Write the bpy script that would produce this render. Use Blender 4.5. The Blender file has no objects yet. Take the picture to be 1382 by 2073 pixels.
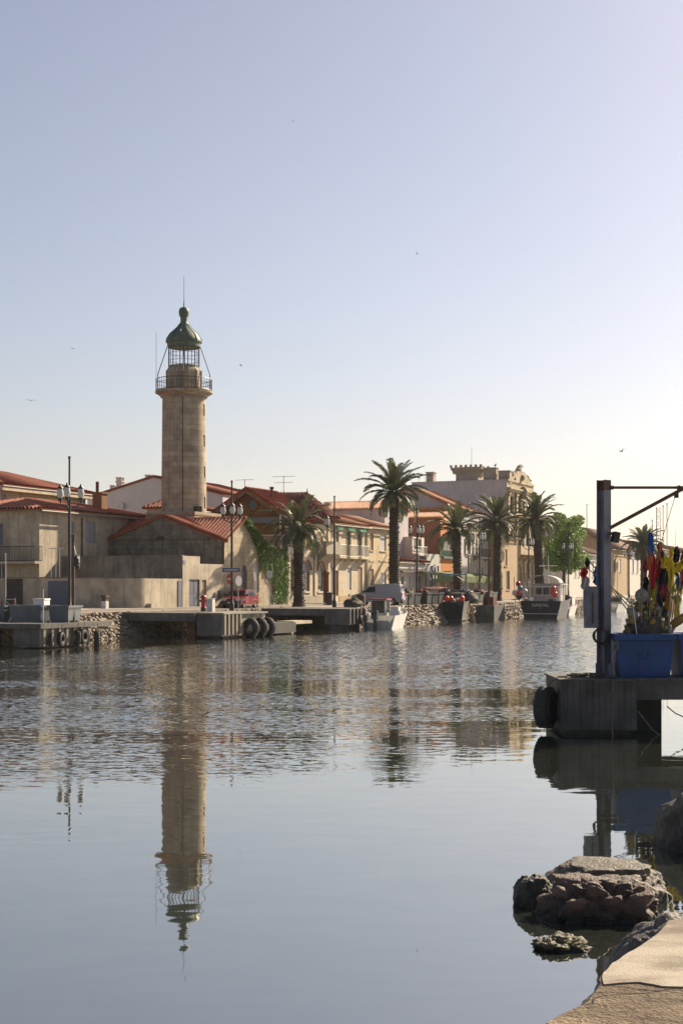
import bpy, bmesh, math, random
from mathutils import Vector, Matrix, noise
R = math.radians
rnd = random.Random(7)
# ------------------------------------------------------------------ camera, sky, sun, exposure
sc = bpy.context.scene
C = sc.collection
H = 3.0                                   # eye height above the water
cam_d = bpy.data.cameras.new('camera'); cam = bpy.data.objects.new('camera', cam_d); C.objects.link(cam)
cam.location = (0, 0, H); cam.rotation_euler = (R(90), 0, 0)
cam_d.sensor_fit = 'VERTICAL'; cam_d.sensor_height = 36; cam_d.sensor_width = 24; cam_d.lens = 50
cam_d.shift_y = 153.5/2073; cam_d.clip_start = .1; cam_d.clip_end = 9000
sc.camera = cam
SUN_AZ, SUN_EL = 44, 34                   # clockwise from the view axis, above the horizon
w = bpy.data.worlds.new('World'); sc.world = w; w.use_nodes = True
nt = w.node_tree; bg = nt.nodes['Background']
sky = nt.nodes.new('ShaderNodeTexSky'); sky.sky_type = 'NISHITA'; sky.sun_disc = False
sky.sun_elevation = R(SUN_EL); sky.sun_rotation = R(SUN_AZ)
sky.air_density = 1.0; sky.dust_density = 1.2; sky.ozone_density = 1.0; sky.altitude = 0
hs = nt.nodes.new('ShaderNodeHueSaturation'); hs.inputs['Saturation'].default_value = .78; nt.links.new(sky.outputs[0], hs.inputs['Color'])
tint = nt.nodes.new('ShaderNodeMixRGB'); tint.blend_type = 'MULTIPLY'; tint.inputs[0].default_value = 1; tint.inputs[2].default_value = (1.07, .98, .985, 1); nt.links.new(hs.outputs[0], tint.inputs[1])   # milky summer air
nt.links.new(tint.outputs[0], bg.inputs[0]); bg.inputs[1].default_value = .05
sd = bpy.data.lights.new('sun', 'SUN'); sd.energy = 5.0; sd.angle = R(.5); sd.color = (1, .83, .61)
sun = bpy.data.objects.new('sun', sd); C.objects.link(sun); sun.location = (60, 60, 80)
sun.rotation_euler = (R(90-SUN_EL), 0, R(180-SUN_AZ))
sc.view_settings.view_transform = 'Standard'; sc.view_settings.look = 'None'
sc.view_settings.exposure = 1.18; sc.view_settings.gamma = 1; sc.view_settings.use_curve_mapping = False
try:
    sc.cycles.max_bounces = 6; sc.cycles.volume_bounces = 0; sc.cycles.volume_max_steps = 64
    sc.cycles.sample_clamp_indirect = 6
except Exception: pass
# ------------------------------------------------------------------ the bank frame: s along the canal, t inland, z up
SX, SY = .3932, .9195
TH = math.atan2(SY, SX); FPX = 2879.0; X0 = -44.9
def W(s, t, z=0): return Vector((X0+SX*s-SY*t, SY*s+SX*t, z))
def kx(x): return (x-691)/FPX
def ps(x, t): k = kx(x); return (-X0+SY*t+SX*k*t)/(SX-SY*k)
def pt(x, s): k = kx(x); return (X0+SX*s-SY*s*k)/(SY+SX*k)
def dd(s, t): return SY*s+SX*t
def zz(y, s, t): return H+(1190-y)/FPX*dd(s, t)
def wd(x, y, d): return Vector((kx(x)*d, d, H+(1190-y)/FPX*d))
def st(v): a = v.x-X0; return (SX*a+SY*v.y, -SY*a+SX*v.y)
# ------------------------------------------------------------------ mesh builder
OFF = {}
class MB:
    def __init__(s): s.v = []; s.f = []; s.uv = {}
    def add(s, pts, faces, uv=None):
        n = len(s.v); s.v += [tuple(p) for p in pts]
        for i, f in enumerate(faces):
            if uv: s.uv[len(s.f)] = [uv[k] for k in f]
            s.f.append([n+k for k in f])
        return s
    def poly(s, *p): return s.add(p, [list(range(len(p)))])
    def box(s, x0, y0, z0, x1, y1, z1, P=None):
        p = [(x, y, z) for z in (z0, z1) for (x, y) in ((x0, y0), (x1, y0), (x1, y1), (x0, y1))]
        if P: p = [P(*q) for q in p]
        return s.add(p, [[0,3,2,1],[4,5,6,7],[0,1,5,4],[1,2,6,5],[2,3,7,6],[3,0,4,7]])
    def rbox(s, cx, cy, cz, sx, sy, sz, rz=0, ry=0, rx=0):
        m = Matrix.Translation((cx, cy, cz)) @ Matrix.Rotation(rz, 4, 'Z') @ Matrix.Rotation(ry, 4, 'Y') @ Matrix.Rotation(rx, 4, 'X')
        return s.box(-sx/2, -sy/2, -sz/2, sx/2, sy/2, sz/2, lambda x, y, z: m @ Vector((x, y, z)))
    def cyl(s, a, b, r0, r1=None, n=8, cap=True):
        r1 = r0 if r1 is None else r1
        a = Vector(a); b = Vector(b); d = (b-a).normalized()
        e = d.orthogonal().normalized(); g = d.cross(e)
        p = [c+(e*math.cos(2*math.pi*i/n)+g*math.sin(2*math.pi*i/n))*r for c, r in ((a, r0), (b, r1)) for i in range(n)]
        f = [[i, (i+1) % n, n+(i+1) % n, n+i] for i in range(n)]
        if cap: f += [list(range(n))[::-1], list(range(n, 2*n))]
        return s.add(p, f)
    def tube(s, pts, r, n=6):
        for a, b in zip(pts, pts[1:]): s.cyl(a, b, r, r, n)
        return s
    def lathe(s, prof, n=24, c=(0, 0), cap=True, a0=0):
        p = [(c[0]+r*math.cos(a0+2*math.pi*i/n), c[1]+r*math.sin(a0+2*math.pi*i/n), z) for r, z in prof for i in range(n)]
        f = [[j*n+i, j*n+(i+1) % n, (j+1)*n+(i+1) % n, (j+1)*n+i] for j in range(len(prof)-1) for i in range(n)]
        if cap: f += [list(range(n))[::-1], [(len(prof)-1)*n+i for i in range(n)]]
        return s.add(p, f)
    def torus(s, c, ax, R0, r, n=24, m=10):
        c = Vector(c); ax = Vector(ax).normalized(); e = ax.orthogonal().normalized(); g = ax.cross(e)
        p = []
        for i in range(n):
            a = 2*math.pi*i/n; rad = e*math.cos(a)+g*math.sin(a)
            for j in range(m):
                b = 2*math.pi*j/m; p.append(c+rad*(R0+r*math.cos(b))+ax*(r*1.15*math.sin(b)))
        return s.add(p, [[i*m+j, ((i+1) % n)*m+j, ((i+1) % n)*m+(j+1) % m, i*m+(j+1) % m] for i in range(n) for j in range(m)])
    def ball(s, c, r, n=12, m=8, sz=1):
        prof = [(max(.001, r*math.sin(math.pi*j/m)), c[2]-r*sz*math.cos(math.pi*j/m)) for j in range(m+1)]
        return s.lathe(prof, n, (c[0], c[1]), False)
    def prism(s, pts, ax, d0, d1):
        'closed outline extruded along one axis: pts in the other two, in order'
        def mk(a, b, d): return {'x': (d, a, b), 'y': (a, d, b), 'z': (a, b, d)}[ax]
        n = len(pts)
        return s.add([mk(a, b, d0) for a, b in pts]+[mk(a, b, d1) for a, b in pts],
                     [list(range(n))[::-1], list(range(n, 2*n))]+[[i, (i+1) % n, n+(i+1) % n, n+i] for i in range(n)])
    def build(s, name, m, parent=None, smooth=False, loc=None, rz=0):
        off = OFF.get(parent.name, (0, 0, 0)) if parent else (0, 0, 0)
        me = bpy.data.meshes.new(name)
        me.from_pydata([(a-off[0], b-off[1], c-off[2]) for a, b, c in s.v], [], s.f)
        if s.uv:
            l = me.uv_layers.new(name='UVMap').data
            for i, pl in enumerate(me.polygons):
                if i in s.uv:
                    for k, li in enumerate(pl.loop_indices): l[li].uv = s.uv[i][k]
        if smooth:
            me.polygons.foreach_set('use_smooth', [True]*len(me.polygons))
            try: me.set_sharp_from_angle(angle=R(40))
            except Exception: pass
        me.materials.append(m)
        o = bpy.data.objects.new(name, me); C.objects.link(o)
        if parent: o.parent = parent; OFF[o.name] = off
        if loc is not None: o.location = loc
        o.rotation_euler.z = rz
        return o
def tag(o, label, cat, group=None):
    o['label'] = label; o['category'] = cat
    if group: o['group'] = group
    return o
def thing(name, label, cat, loc, rz=0, group=None):
    o = bpy.data.objects.new(name, None); o.empty_display_size = .3; C.objects.link(o)
    o.location = loc; o.rotation_euler.z = rz
    return tag(o, label, cat, group)
def bank(name, label, cat, s, t, z, group=None):
    o = thing(name, label, cat, W(s, t, z), TH, group); OFF[o.name] = (s, t, z); return o
def struct(o): o['kind'] = 'structure'; return o
def dup(root, loc, rz=0, label=None, scale=None):
    c = root.copy(); C.objects.link(c); c.location = loc; c.rotation_euler.z = rz
    if label: c['label'] = label
    if scale: c.scale = (scale,)*3
    for ch in root.children:
        d = ch.copy(); C.objects.link(d); d.parent = c
        for g in ch.children: e = g.copy(); C.objects.link(e); e.parent = d
    return c
def text_mb(body, size, depth=.004):
    'flat lettering as mesh in x (right), z (up), centred'
    cu = bpy.data.curves.new('lettering', 'FONT'); cu.body = body; cu.size = size; cu.align_x = 'CENTER'; cu.align_y = 'CENTER'
    cu.resolution_u = 2
    o = bpy.data.objects.new('lettering', cu); C.objects.link(o)
    me = bpy.data.meshes.new_from_object(o.evaluated_get(bpy.context.evaluated_depsgraph_get()))
    mb = MB(); mb.add([(v.co.x, -depth, v.co.y) for v in me.vertices], [list(p.vertices) for p in me.polygons])
    bpy.data.objects.remove(o); bpy.data.curves.remove(cu); bpy.data.meshes.remove(me)
    return mb
# ------------------------------------------------------------------ materials
MATS = {}
def nodes(name):
    m = bpy.data.materials.new(name); m.use_nodes = True; n = m.node_tree
    return m, n, n.nodes['Principled BSDF'], (lambda t: n.nodes.new('ShaderNode'+t)), n.links.new
def sock(l, frm, to): l(frm, to)
def mat(name, c, rough=.85, var=.22, scale=1.2, kind='plain', bump=.25, c2=None, streak=0, metal=0, size=(.6, .3), mort=.6):
    if name in MATS: return MATS[name]
    c = tuple(q*.74 for q in c)                      # base colours as measured, scaled once for the scene's exposure
    if c2: c2 = tuple(q*.74 for q in c2)
    m, n, b, N, L = nodes(name)
    tc = N('TexCoord'); co = tc.outputs['Object']
    sep = N('SeparateXYZ'); L(co, sep.inputs[0])
    ad = N('Math'); L(sep.outputs[0], ad.inputs[0]); L(sep.outputs[1], ad.inputs[1])
    def mix(a, f, bb, mode='MIX'):
        x = N('MixRGB'); x.blend_type = mode
        for i, q in ((0, f), (1, a), (2, bb)):
            if hasattr(q, 'node'): L(q, x.inputs[i])
            elif i == 0: x.inputs[0].default_value = q
            else: x.inputs[i].default_value = (*q, 1)
        return x.outputs[0]
    def ramp(q, lo, hi):
        x = N('MapRange'); L(q, x.inputs[0]); x.inputs[1].default_value = lo; x.inputs[2].default_value = hi; x.inputs[3].default_value = 0; x.inputs[4].default_value = 1
        x.clamp = True; return x.outputs[0]
    def nz(sc_, det=5, vec=None):
        x = N('TexNoise'); x.inputs['Scale'].default_value = sc_; x.inputs['Detail'].default_value = det; x.inputs['Roughness'].default_value = .62
        L(vec or co, x.inputs['Vector']); return x.outputs['Fac']
    lo = tuple(q*(1-var) for q in c); hi = tuple(min(.95, q*(1+var*.7)) for q in c)
    if c2: lo = c2
    col = mix(lo, ramp(nz(scale), .34, .66), hi)
    fine = nz(scale*9, 4)
    hgt = fine
    if kind == 'brick':
        cv = N('CombineXYZ'); L(ad.outputs[0], cv.inputs[0]); L(sep.outputs[2], cv.inputs[1])
        br = N('TexBrick'); L(cv.outputs[0], br.inputs['Vector']); br.inputs['Scale'].default_value = 1
        br.inputs['Brick Width'].default_value = size[0]; br.inputs['Row Height'].default_value = size[1]
        br.inputs['Mortar Size'].default_value = .018; br.inputs['Mortar Smooth'].default_value = .3; br.inputs['Bias'].default_value = -.2
        br.inputs['Color1'].default_value = (1.08, 1.05, 1, 1); br.inputs['Color2'].default_value = (.78, .76, .74, 1); br.inputs['Mortar'].default_value = (mort, mort, mort, 1)
        col = mix(col, 1, br.outputs['Color'], 'MULTIPLY')
    if kind == 'tile':
        s2 = N('SeparateXYZ'); L(tc.outputs['UV'], s2.inputs[0])
        def fl(q, k):
            a = N('Math'); a.operation = 'DIVIDE'; L(q, a.inputs[0]); a.inputs[1].default_value = k
            f = N('Math'); f.operation = 'FLOOR'; L(a.outputs[0], f.inputs[0])
            g = N('Math'); g.operation = 'FRACT'; L(a.outputs[0], g.inputs[0]); return f.outputs[0], g.outputs[0]
        fu, _ = fl(s2.outputs[0], .32); fv, gv = fl(s2.outputs[1], .38)
        cv = N('CombineXYZ'); L(fu, cv.inputs[0]); L(fv, cv.inputs[1])
        wn = N('TexWhiteNoise'); L(cv.outputs[0], wn.inputs['Vector'])
        col = mix(col, ramp(wn.outputs['Value'], 0, 1.6), tuple(min(.8, q*1.75+.02) for q in c))
        col = mix(col, ramp(gv, .14, .0), (.05, .03, .025))
    if streak:
        cv = N('CombineXYZ'); a = N('Math'); a.operation = 'MULTIPLY'; L(ad.outputs[0], a.inputs[0]); a.inputs[1].default_value = 3.2
        e = N('Math'); e.operation = 'MULTIPLY'; L(sep.outputs[2], e.inputs[0]); e.inputs[1].default_value = .35
        L(a.outputs[0], cv.inputs[0]); L(e.outputs[0], cv.inputs[1])
        f = ramp(nz(1.0, 5, cv.outputs[0]), .48, .72); mm = N('Math'); mm.operation = 'MULTIPLY'; L(f, mm.inputs[0]); mm.inputs[1].default_value = streak
        col = mix(col, mm.outputs[0], tuple(q*.38 for q in c))
    col = mix(col, ramp(fine, .62, .78), tuple(q*.72 for q in c))
    L(col, b.inputs['Base Color']); b.inputs['Roughness'].default_value = rough; b.inputs['Metallic'].default_value = metal
    if bump:
        bp = N('Bump'); bp.inputs['Strength'].default_value = bump; bp.inputs['Distance'].default_value = .03
        L(hgt, bp.inputs['Height']); L(bp.outputs[0], b.inputs['Normal'])
    MATS[name] = m
    return m
def leafmat(name, c, tr=.35):
    m, n, b, N, L = nodes(name)
    oi = N('TexCoord'); x = N('TexNoise'); x.inputs['Scale'].default_value = 1.7; L(oi.outputs['Object'], x.inputs['Vector'])
    g = N('NewGeometry'); r = N('MapRange'); L(g.outputs['Random Per Island'], r.inputs[0]); r.inputs[3].default_value = .6; r.inputs[4].default_value = 1.45
    h = N('HueSaturation'); h.inputs['Color'].default_value = (*c, 1); L(r.outputs[0], h.inputs['Value'])
    r2 = N('MapRange'); L(x.outputs[0], r2.inputs[0]); r2.inputs[1].default_value = .3; r2.inputs[2].default_value = .7; r2.inputs[3].default_value = .48; r2.inputs[4].default_value = .53
    L(r2.outputs[0], h.inputs['Hue']); L(h.outputs[0], b.inputs['Base Color']); b.inputs['Roughness'].default_value = .5
    t = N('BsdfTranslucent'); L(h.outputs[0], t.inputs[0]); mx = N('MixShader'); mx.inputs[0].default_value = tr
    o = n.nodes['Material Output']; L(b.outputs[0], mx.inputs[1]); L(t.outputs[0], mx.inputs[2]); L(mx.outputs[0], o.inputs[0])
    return m
stone = mat('pale_stone', (.50, .42, .29), kind='brick', size=(.75, .34), streak=.35, var=.2)
tower_stone = mat('tower_stone', (.45, .38, .285), kind='brick', size=(.9, .42), streak=.6, var=.28, mort=.62)
shade_stone = mat('weathered_shade_stone', (.24, .21, .17), kind='brick', size=(.8, .36), streak=.8, var=.35)  # stone darkened for the side turned from the sun, plus weathering streaks
shade_render = mat('stained_shade_render', (.26, .225, .19), streak=.9, var=.4, scale=.7)  # render with the shade of viewer-facing walls put into its colour, plus streaks
cream = mat('cream_plaster', (.66, .56, .40), streak=.45, var=.16)
yellow = mat('yellow_plaster', (.66, .53, .33), streak=.4, var=.16)
white = mat('white_plaster', (.72, .68, .62), streak=.25, var=.08)
greywall = mat('grey_plaster', (.58, .54, .55), streak=.3, var=.1, scale=.4)
whitegrey = mat('pale_grey_plaster', (.74, .70, .70), streak=.12, var=.06)
beige = mat('beige_plaster', (.44, .38, .30), streak=.3, var=.12)
pale = mat('pale_beige_plaster', (.52, .445, .335), streak=.7, var=.28, scale=.8)
orange = mat('orange_plaster', (.60, .21, .04), streak=.2, var=.14)
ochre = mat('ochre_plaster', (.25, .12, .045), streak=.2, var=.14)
shade_orange = mat('shaded_orange_plaster', (.36, .15, .085), streak=.35, var=.2)  # orange plaster as it looks in shade, painted as a darker colour
tan = mat('tan_plaster', (.50, .36, .22), streak=.3, var=.14)
tile = mat('terracotta_tiles', (.30, .085, .042), kind='tile', var=.3, scale=.8)
tile_pale = mat('pale_terracotta_tiles', (.44, .22, .12), kind='tile', var=.3, scale=.8)
tile_dark = mat('dark_red_tiles', (.22, .06, .045), kind='tile', var=.25, scale=.8)
tile_brown = mat('brown_tiles', (.27, .16, .11), kind='tile', var=.25, scale=.8)
slate = mat('slate', (.09, .085, .09), kind='tile', var=.25, scale=.8)
concrete = mat('concrete', (.30, .27, .225), streak=.6, var=.25)
dark_concrete = mat('dark_grey_concrete', (.135, .13, .12), streak=.7, var=.35)  # darker concrete for decks, blocks and jetty front faces
black_concrete = mat('algae_dark_concrete', (.05, .05, .045), streak=.5, var=.35)
road_m = mat('paving', (.30, .255, .21), var=.2, scale=.5)
soil = mat('inland_ground', (.22, .19, .15), var=.3, scale=.1)
rubble = mat('revetment_stone', (.25, .20, .15), var=.45, scale=2.5)
dkmetal = mat('dark_painted_metal', (.035, .03, .028), rough=.5, var=.3, bump=0)
rust = mat('rusty_steel', (.12, .055, .03), rough=.8, var=.6, scale=4, c2=(.05, .045, .05))
steel_blue = mat('blue_grey_steel', (.18, .185, .23), rough=.55, var=.3, scale=2.2, streak=.5)
rail_w = mat('white_painted_metal', (.7, .68, .64), rough=.5, var=.08, bump=0)
globe_m = mat('opal_globe', (.62, .61, .58), rough=.25, var=.04, bump=0)
copper = mat('verdigris_copper', (.105, .15, .105), rough=.6, var=.35, scale=1.6, streak=.5)
glass_m = mat('dark_glass', (.025, .03, .035), rough=.08, var=.2, bump=0)
wood_w = mat('white_shutter_paint', (.66, .64, .62), rough=.6, var=.07, bump=0)
wood_g = mat('green_shutter_paint', (.04, .16, .12), rough=.6, var=.15, bump=0)
wood_b = mat('blue_shutter_paint', (.06, .12, .42), rough=.6, var=.15, bump=0)
wood_br = mat('brown_door_wood', (.20, .10, .05), rough=.6, var=.25, scale=3)
wood_tan = mat('tan_shutter_wood', (.36, .26, .16), rough=.6, var=.2, scale=3)
wood_gr = mat('grey_shutter_paint', (.33, .33, .36), rough=.6, var=.1, bump=0)
slate_blue = mat('slate_blue_door_paint', (.13, .145, .19), rough=.6, var=.12, bump=0)
trunk_m = mat('palm_trunk', (.075, .055, .04), var=.5, scale=5, bump=.6)
bark = mat('bark', (.09, .065, .045), var=.4, scale=4, bump=.6)
palm_leaf = leafmat('palm_leaf', (.07, .083, .034), .26)
palm_rach = mat('palm_rib', (.13, .12, .05), var=.2, bump=0)
tree_leaf = leafmat('tree_leaf', (.17, .27, .035), .5)
ivy_leaf = leafmat('ivy_leaf', (.085, .155, .02), .4)
rubber = mat('tyre_rubber', (.022, .022, .023), rough=.75, var=.3)
rope_m = mat('rope', (.20, .17, .12), var=.3, scale=8)
tub_grey = mat('blue_grey_plastic', (.125, .15, .175), rough=.55, var=.18, scale=2, bump=0, streak=.3)
tub_blue = mat('blue_plastic', (.004, .06, .23), rough=.5, var=.3, scale=2, bump=0, streak=.4)
foam = mat('white_foam', (.80, .80, .82), rough=.8, var=.04, bump=0)
red_p = mat('red_paint', (.42, .02, .025), rough=.35, var=.1, bump=0)
# ------------------------------------------------------------------ setting: water, ground, quay
import numpy as np
def vnoise(x, y, seed):
    'smooth value noise on arrays'
    tab = np.random.RandomState(seed).rand(256, 256); xi = np.floor(x).astype(int); yi = np.floor(y).astype(int)
    fx = x-xi; fy = y-yi; fx = fx*fx*(3-2*fx); fy = fy*fy*(3-2*fy); g = lambda i, j: tab[(xi+i) % 256, (yi+j) % 256]
    return (g(0, 0)*(1-fx)+g(1, 0)*fx)*(1-fy)+(g(0, 1)*(1-fx)+g(1, 1)*fx)*fy
def sst(a, b, x): q = np.clip((x-a)/(b-a), 0, 1); return q*q*(3-2*q)
def water():
    m, n, b, N, L = nodes('canal_water')
    b.inputs['Base Color'].default_value = (.022, .026, .022, 1); b.inputs['Roughness'].default_value = .02; b.inputs['IOR'].default_value = 1.95
    at = N('Attribute'); at.attribute_name = 'breeze'; g = N('NewGeometry'); pos = g.outputs['Position']
    def nz(vs, det, off=0):
        mp = N('Mapping'); mp.inputs['Scale'].default_value = vs; mp.inputs['Location'].default_value = (off, off*1.7, 0); L(pos, mp.inputs['Vector'])
        x = N('TexNoise'); x.inputs['Scale'].default_value = 1; x.inputs['Detail'].default_value = det; L(mp.outputs[0], x.inputs['Vector']); return x.outputs['Color']
    def slope_(col, amp):
        v = N('VectorMath'); v.operation = 'SUBTRACT'; L(col, v.inputs[0]); v.inputs[1].default_value = (.5, .5, .5)
        s = N('VectorMath'); s.operation = 'SCALE'; L(v.outputs[0], s.inputs[0])
        if hasattr(amp, 'node'): L(amp, s.inputs['Scale'])
        else: s.inputs['Scale'].default_value = amp
        return s.outputs[0]
    pw = N('Math'); pw.operation = 'POWER'; L(at.outputs['Fac'], pw.inputs[0]); pw.inputs[1].default_value = 1.7; am = N('Math'); am.operation = 'MULTIPLY'; L(pw.outputs[0], am.inputs[0]); am.inputs[1].default_value = .9
    parts = [g.outputs['Normal'], slope_(nz((6, 14, 1), 2), am.outputs[0]), slope_(nz((1.6, 4.5, 1), 2, 9), .024), slope_(nz((.5, 1.0, 1), 2, 4), .005)]
    cur = parts[0]
    for q in parts[1:]:
        a = N('VectorMath'); L(cur, a.inputs[0]); mu = N('VectorMath'); mu.operation = 'MULTIPLY'; L(q, mu.inputs[0]); mu.inputs[1].default_value = (.5, 1, 0); L(mu.outputs[0], a.inputs[1]); cur = a.outputs[0]
    no = N('VectorMath'); no.operation = 'NORMALIZE'; L(cur, no.inputs[0]); L(no.outputs[0], b.inputs['Normal'])
    gl = N('BsdfGlossy'); gl.inputs['Roughness'].default_value = .02; gl.inputs['Color'].default_value = (.94, .95, .88, 1); L(no.outputs[0], gl.inputs['Normal'])
    ms = N('MixShader'); ms.inputs[0].default_value = .34; L(b.outputs[0], ms.inputs[1]); L(gl.outputs[0], ms.inputs[2]); L(ms.outputs[0], n.nodes['Material Output'].inputs['Surface'])
    # one sheet; finely meshed where the breeze ripples it, coarse elsewhere
    y = np.concatenate([[-300, -5], np.arange(2, 16, .5), np.arange(16, 60, .085), np.arange(60, 150, .16), np.arange(150, 330, 3.0), [400, 700, 1500, 5000]])
    u = np.concatenate([[-1.0, -.6], np.linspace(-.30, .33, 560), [.6, 1.0]])
    wd_ = np.maximum(np.abs(y), 6)[:, None]; X = u[None, :]*wd_; X[:, 0] = -3000; X[:, -1] = 3000; Y = np.repeat(y[:, None], len(u), 1)
    edge = 25+1.5*np.clip(X, -6, 6)+6*(vnoise(X*.15, Y*.25, 3)-.5)
    tt = -SY*(X-X0)+SX*Y                                                # distance to the far bank (negative: on the water)
    band = vnoise(X*.11+50+.8*vnoise(X*.3, Y*.2, 2), np.log(np.maximum(Y, 1))*14, 5)*.6+vnoise(X*.3+9, np.log(np.maximum(Y, 1))*40, 8)*.4
    mid = .55+.45*sst(.36, .66, band)
    far = sst(28, 68, Y+.25*X+10*(vnoise(X*.05, Y*.1, 6)-.5)+8*(band-.5))
    mask = sst(-9, 20, Y-edge+9*(band-.5))*np.maximum(mid*.8, far)*(1-.93*sst(-6.0, -2.2, tt))*(1-sst(150, 260, Y))
    mask = np.maximum(mask, .55*sst(140, 230, Y))
    near = sst(150, 140, Y) if False else 1-sst(130, 150, Y)
    Z = np.zeros_like(X); rs = np.random.RandomState(4); K = 34
    for i in range(K):
        lam = .26*(.55/.26)**rs.rand(); th = rs.normal(-1.65, .30); k = 2*np.pi/lam; Z += np.sqrt(2/K)/k*np.sin(k*(X*np.cos(th)+Y*np.sin(th))+rs.rand()*6.28)
    Z *= (.026+.018*far)*mask*near
    nr, nc = X.shape; co = np.stack([X, Y, Z], -1).reshape(-1, 3).astype('f4')
    i = (np.arange(nr-1)[:, None]*nc+np.arange(nc-1)[None, :]).ravel(); q = np.stack([i, i+1, i+nc+1, i+nc], 1).astype('i4')
    me = bpy.data.meshes.new('water'); me.vertices.add(len(co)); me.vertices.foreach_set('co', co.ravel()); me.loops.add(q.size); me.loops.foreach_set('vertex_index', q.ravel())
    me.polygons.add(len(q)); me.polygons.foreach_set('loop_start', np.arange(len(q), dtype='i4')*4); me.polygons.foreach_set('use_smooth', np.ones(len(q), bool))
    at_ = me.attributes.new('breeze', 'FLOAT', 'POINT'); at_.data.foreach_set('value', mask.ravel().astype('f4')); me.update(calc_edges=True); me.validate(); me.materials.append(m)
    o = bpy.data.objects.new('water', me); C.objects.link(o); struct(o)
water()
TQ = 5.0                                                              # quay edge set back between the jetties
mb = MB()                                                             # inland ground, reaching the horizon
mb.poly(W(-400, 13, 1.55), W(4000, 13, 1.75), W(4000, 2500, 1.75), W(-400, 2500, 1.55))
struct(mb.build('ground', soil))
def strip(mb, s0, s1, prof):                                          # prof: (t, z) outline swept along s
    for (ta, za), (tb, zb) in zip(prof, prof[1:]):
        n = max(1, int((s1-s0)/20))
        for i in range(n):
            a = s0+(s1-s0)*i/n; b = s0+(s1-s0)*(i+1)/n
            mb.poly(W(a, ta, za), W(b, ta, za), W(b, tb, zb), W(a, tb, zb))
mb = MB(); strip(mb, -60, 117, [(TQ, 1.50), (7.3, 1.53)]); strip(mb, 117, 420, [(1.2, 1.50), (7.3, 1.53)])
mb.poly(W(117, 1.2, 1.5), W(117, TQ, 1.5), W(117, TQ, -1), W(117, 1.2, -1))
struct(mb.build('quay', road_m))
mb = MB(); strip(mb, -60, 420, [(7.3, 1.53), (7.3, 1.66), (7.45, 1.66), (13.0, 1.69)])
struct(mb.build('pavement', mat('pavement_slabs', (.34, .30, .25), var=.2, scale=.6)))
def revet(s0, s1, tw, tt, seed):
    'sloping quay wall of rough, slanting stones set in mortar'
    r = random.Random(seed); mb = MB(); L_ = math.hypot(tt-tw, 2.0); d_ = Vector((0, (tt-tw)/L_, 2.0/L_)); nn = Vector((0, -d_.z, d_.y))
    mb.poly(W(s0, tw+.03, -.5), W(s1, tw+.03, -.5), W(s1, tt, 1.48), W(s0, tt, 1.48))
    n = int((s1-s0)*L_/.085); base = Vector((0, tw, -.5)); cell = {}
    for _ in range(n*6):
        u, v = r.uniform(s0, s1), r.uniform(.05, L_-.08); k = (int(u/.24), int(v/.24)); sz = r.uniform(.22, .5)
        if any((cu-u)**2+((cv-v)*1.3)**2 < ((cs+sz)*.42)**2 for i in (-2, -1, 0, 1, 2) for j in (-2, -1, 0, 1, 2) for cu, cv, cs in cell.get((k[0]+i, k[1]+j), ())): continue
        cell.setdefault(k, []).append((u, v, sz))
        m = r.randint(5, 7); ph = r.uniform(0, 6); sk = r.uniform(.2, .7); e = r.uniform(.5, .8); h = r.uniform(.04, .16); tl = r.uniform(-.35, .35)
        ring = []
        for i in range(m):
            a = ph+6.283*i/m; q = sz*r.uniform(.45, .62); x, y = math.cos(a)*q, math.sin(a)*q*e
            ring.append((x-y*sk, y))
        lo = [base+Vector((u+x*1.1, 0, 0))+d_*(v+y*1.1) for x, y in ring]; up = [base+Vector((u+x*.8, 0, 0))+d_*(v+y*.8)+nn*(h+tl*x) for x, y in ring]
        mb.add([W(*p) for p in lo+up], [list(range(m, 2*m))]+[[i, (i+1) % m, m+(i+1) % m, m+i] for i in range(m)])
    mb.box(s0, tt-.1, 1.38, s1, tt+.35, 1.53, W)
    return struct(mb.build('quay_revetment', rubble))
revet(20, 117, 3.7, TQ+.1, 1); revet(117, 300, -.5, 1.3, 2)
mat('gutter_zinc', (.22, .20, .18), rough=.6, bump=0)
# ------------------------------------------------------------------ building kit
def wall(mb, P, u0, u1, z0, z1, holes, r=.2):
    us = sorted({u0, u1, *[h[0] for h in holes], *[h[2] for h in holes]}); us = [u for u in us if u0 <= u <= u1]
    zs = sorted({z0, z1, *[h[1] for h in holes], *[h[3] for h in holes]}); zs = [z for z in zs if z0 <= z <= z1]
    for a, b in zip(us, us[1:]):
        for c, d in zip(zs, zs[1:]):
            m = ((a+b)/2, (c+d)/2)
            if any(h[0] < m[0] < h[2] and h[1] < m[1] < h[3] for h in holes): continue
            mb.poly(P(a, 0, c), P(b, 0, c), P(b, 0, d), P(a, 0, d))
    for h in holes:
        a, c, b, d = h[:4]; arch = len(h) > 5 and h[5]
        top = d-(b-a)/2 if arch else d
        mb.poly(P(a, 0, c), P(a, r, c), P(a, r, top), P(a, 0, top)); mb.poly(P(b, 0, c), P(b, r, c), P(b, r, top), P(b, 0, top))
        mb.poly(P(a, 0, c), P(b, 0, c), P(b, r, c), P(a, r, c))
        if not arch: mb.poly(P(a, 0, d), P(b, 0, d), P(b, r, d), P(a, r, d))
        else:
            q = (b-a)/2; m = (a+b)/2; n = 10
            arc = [(m-q*math.cos(math.pi*i/n), top+q*math.sin(math.pi*i/n)) for i in range(n+1)]
            for (ua, za), (ub, zb) in zip(arc, arc[1:]):
                mb.poly(P(ua, 0, za), P(ub, 0, zb), P(ub, 0, d), P(ua, 0, d)); mb.poly(P(ua, 0, za), P(ub, 0, zb), P(ub, r, zb), P(ua, r, za))
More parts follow.
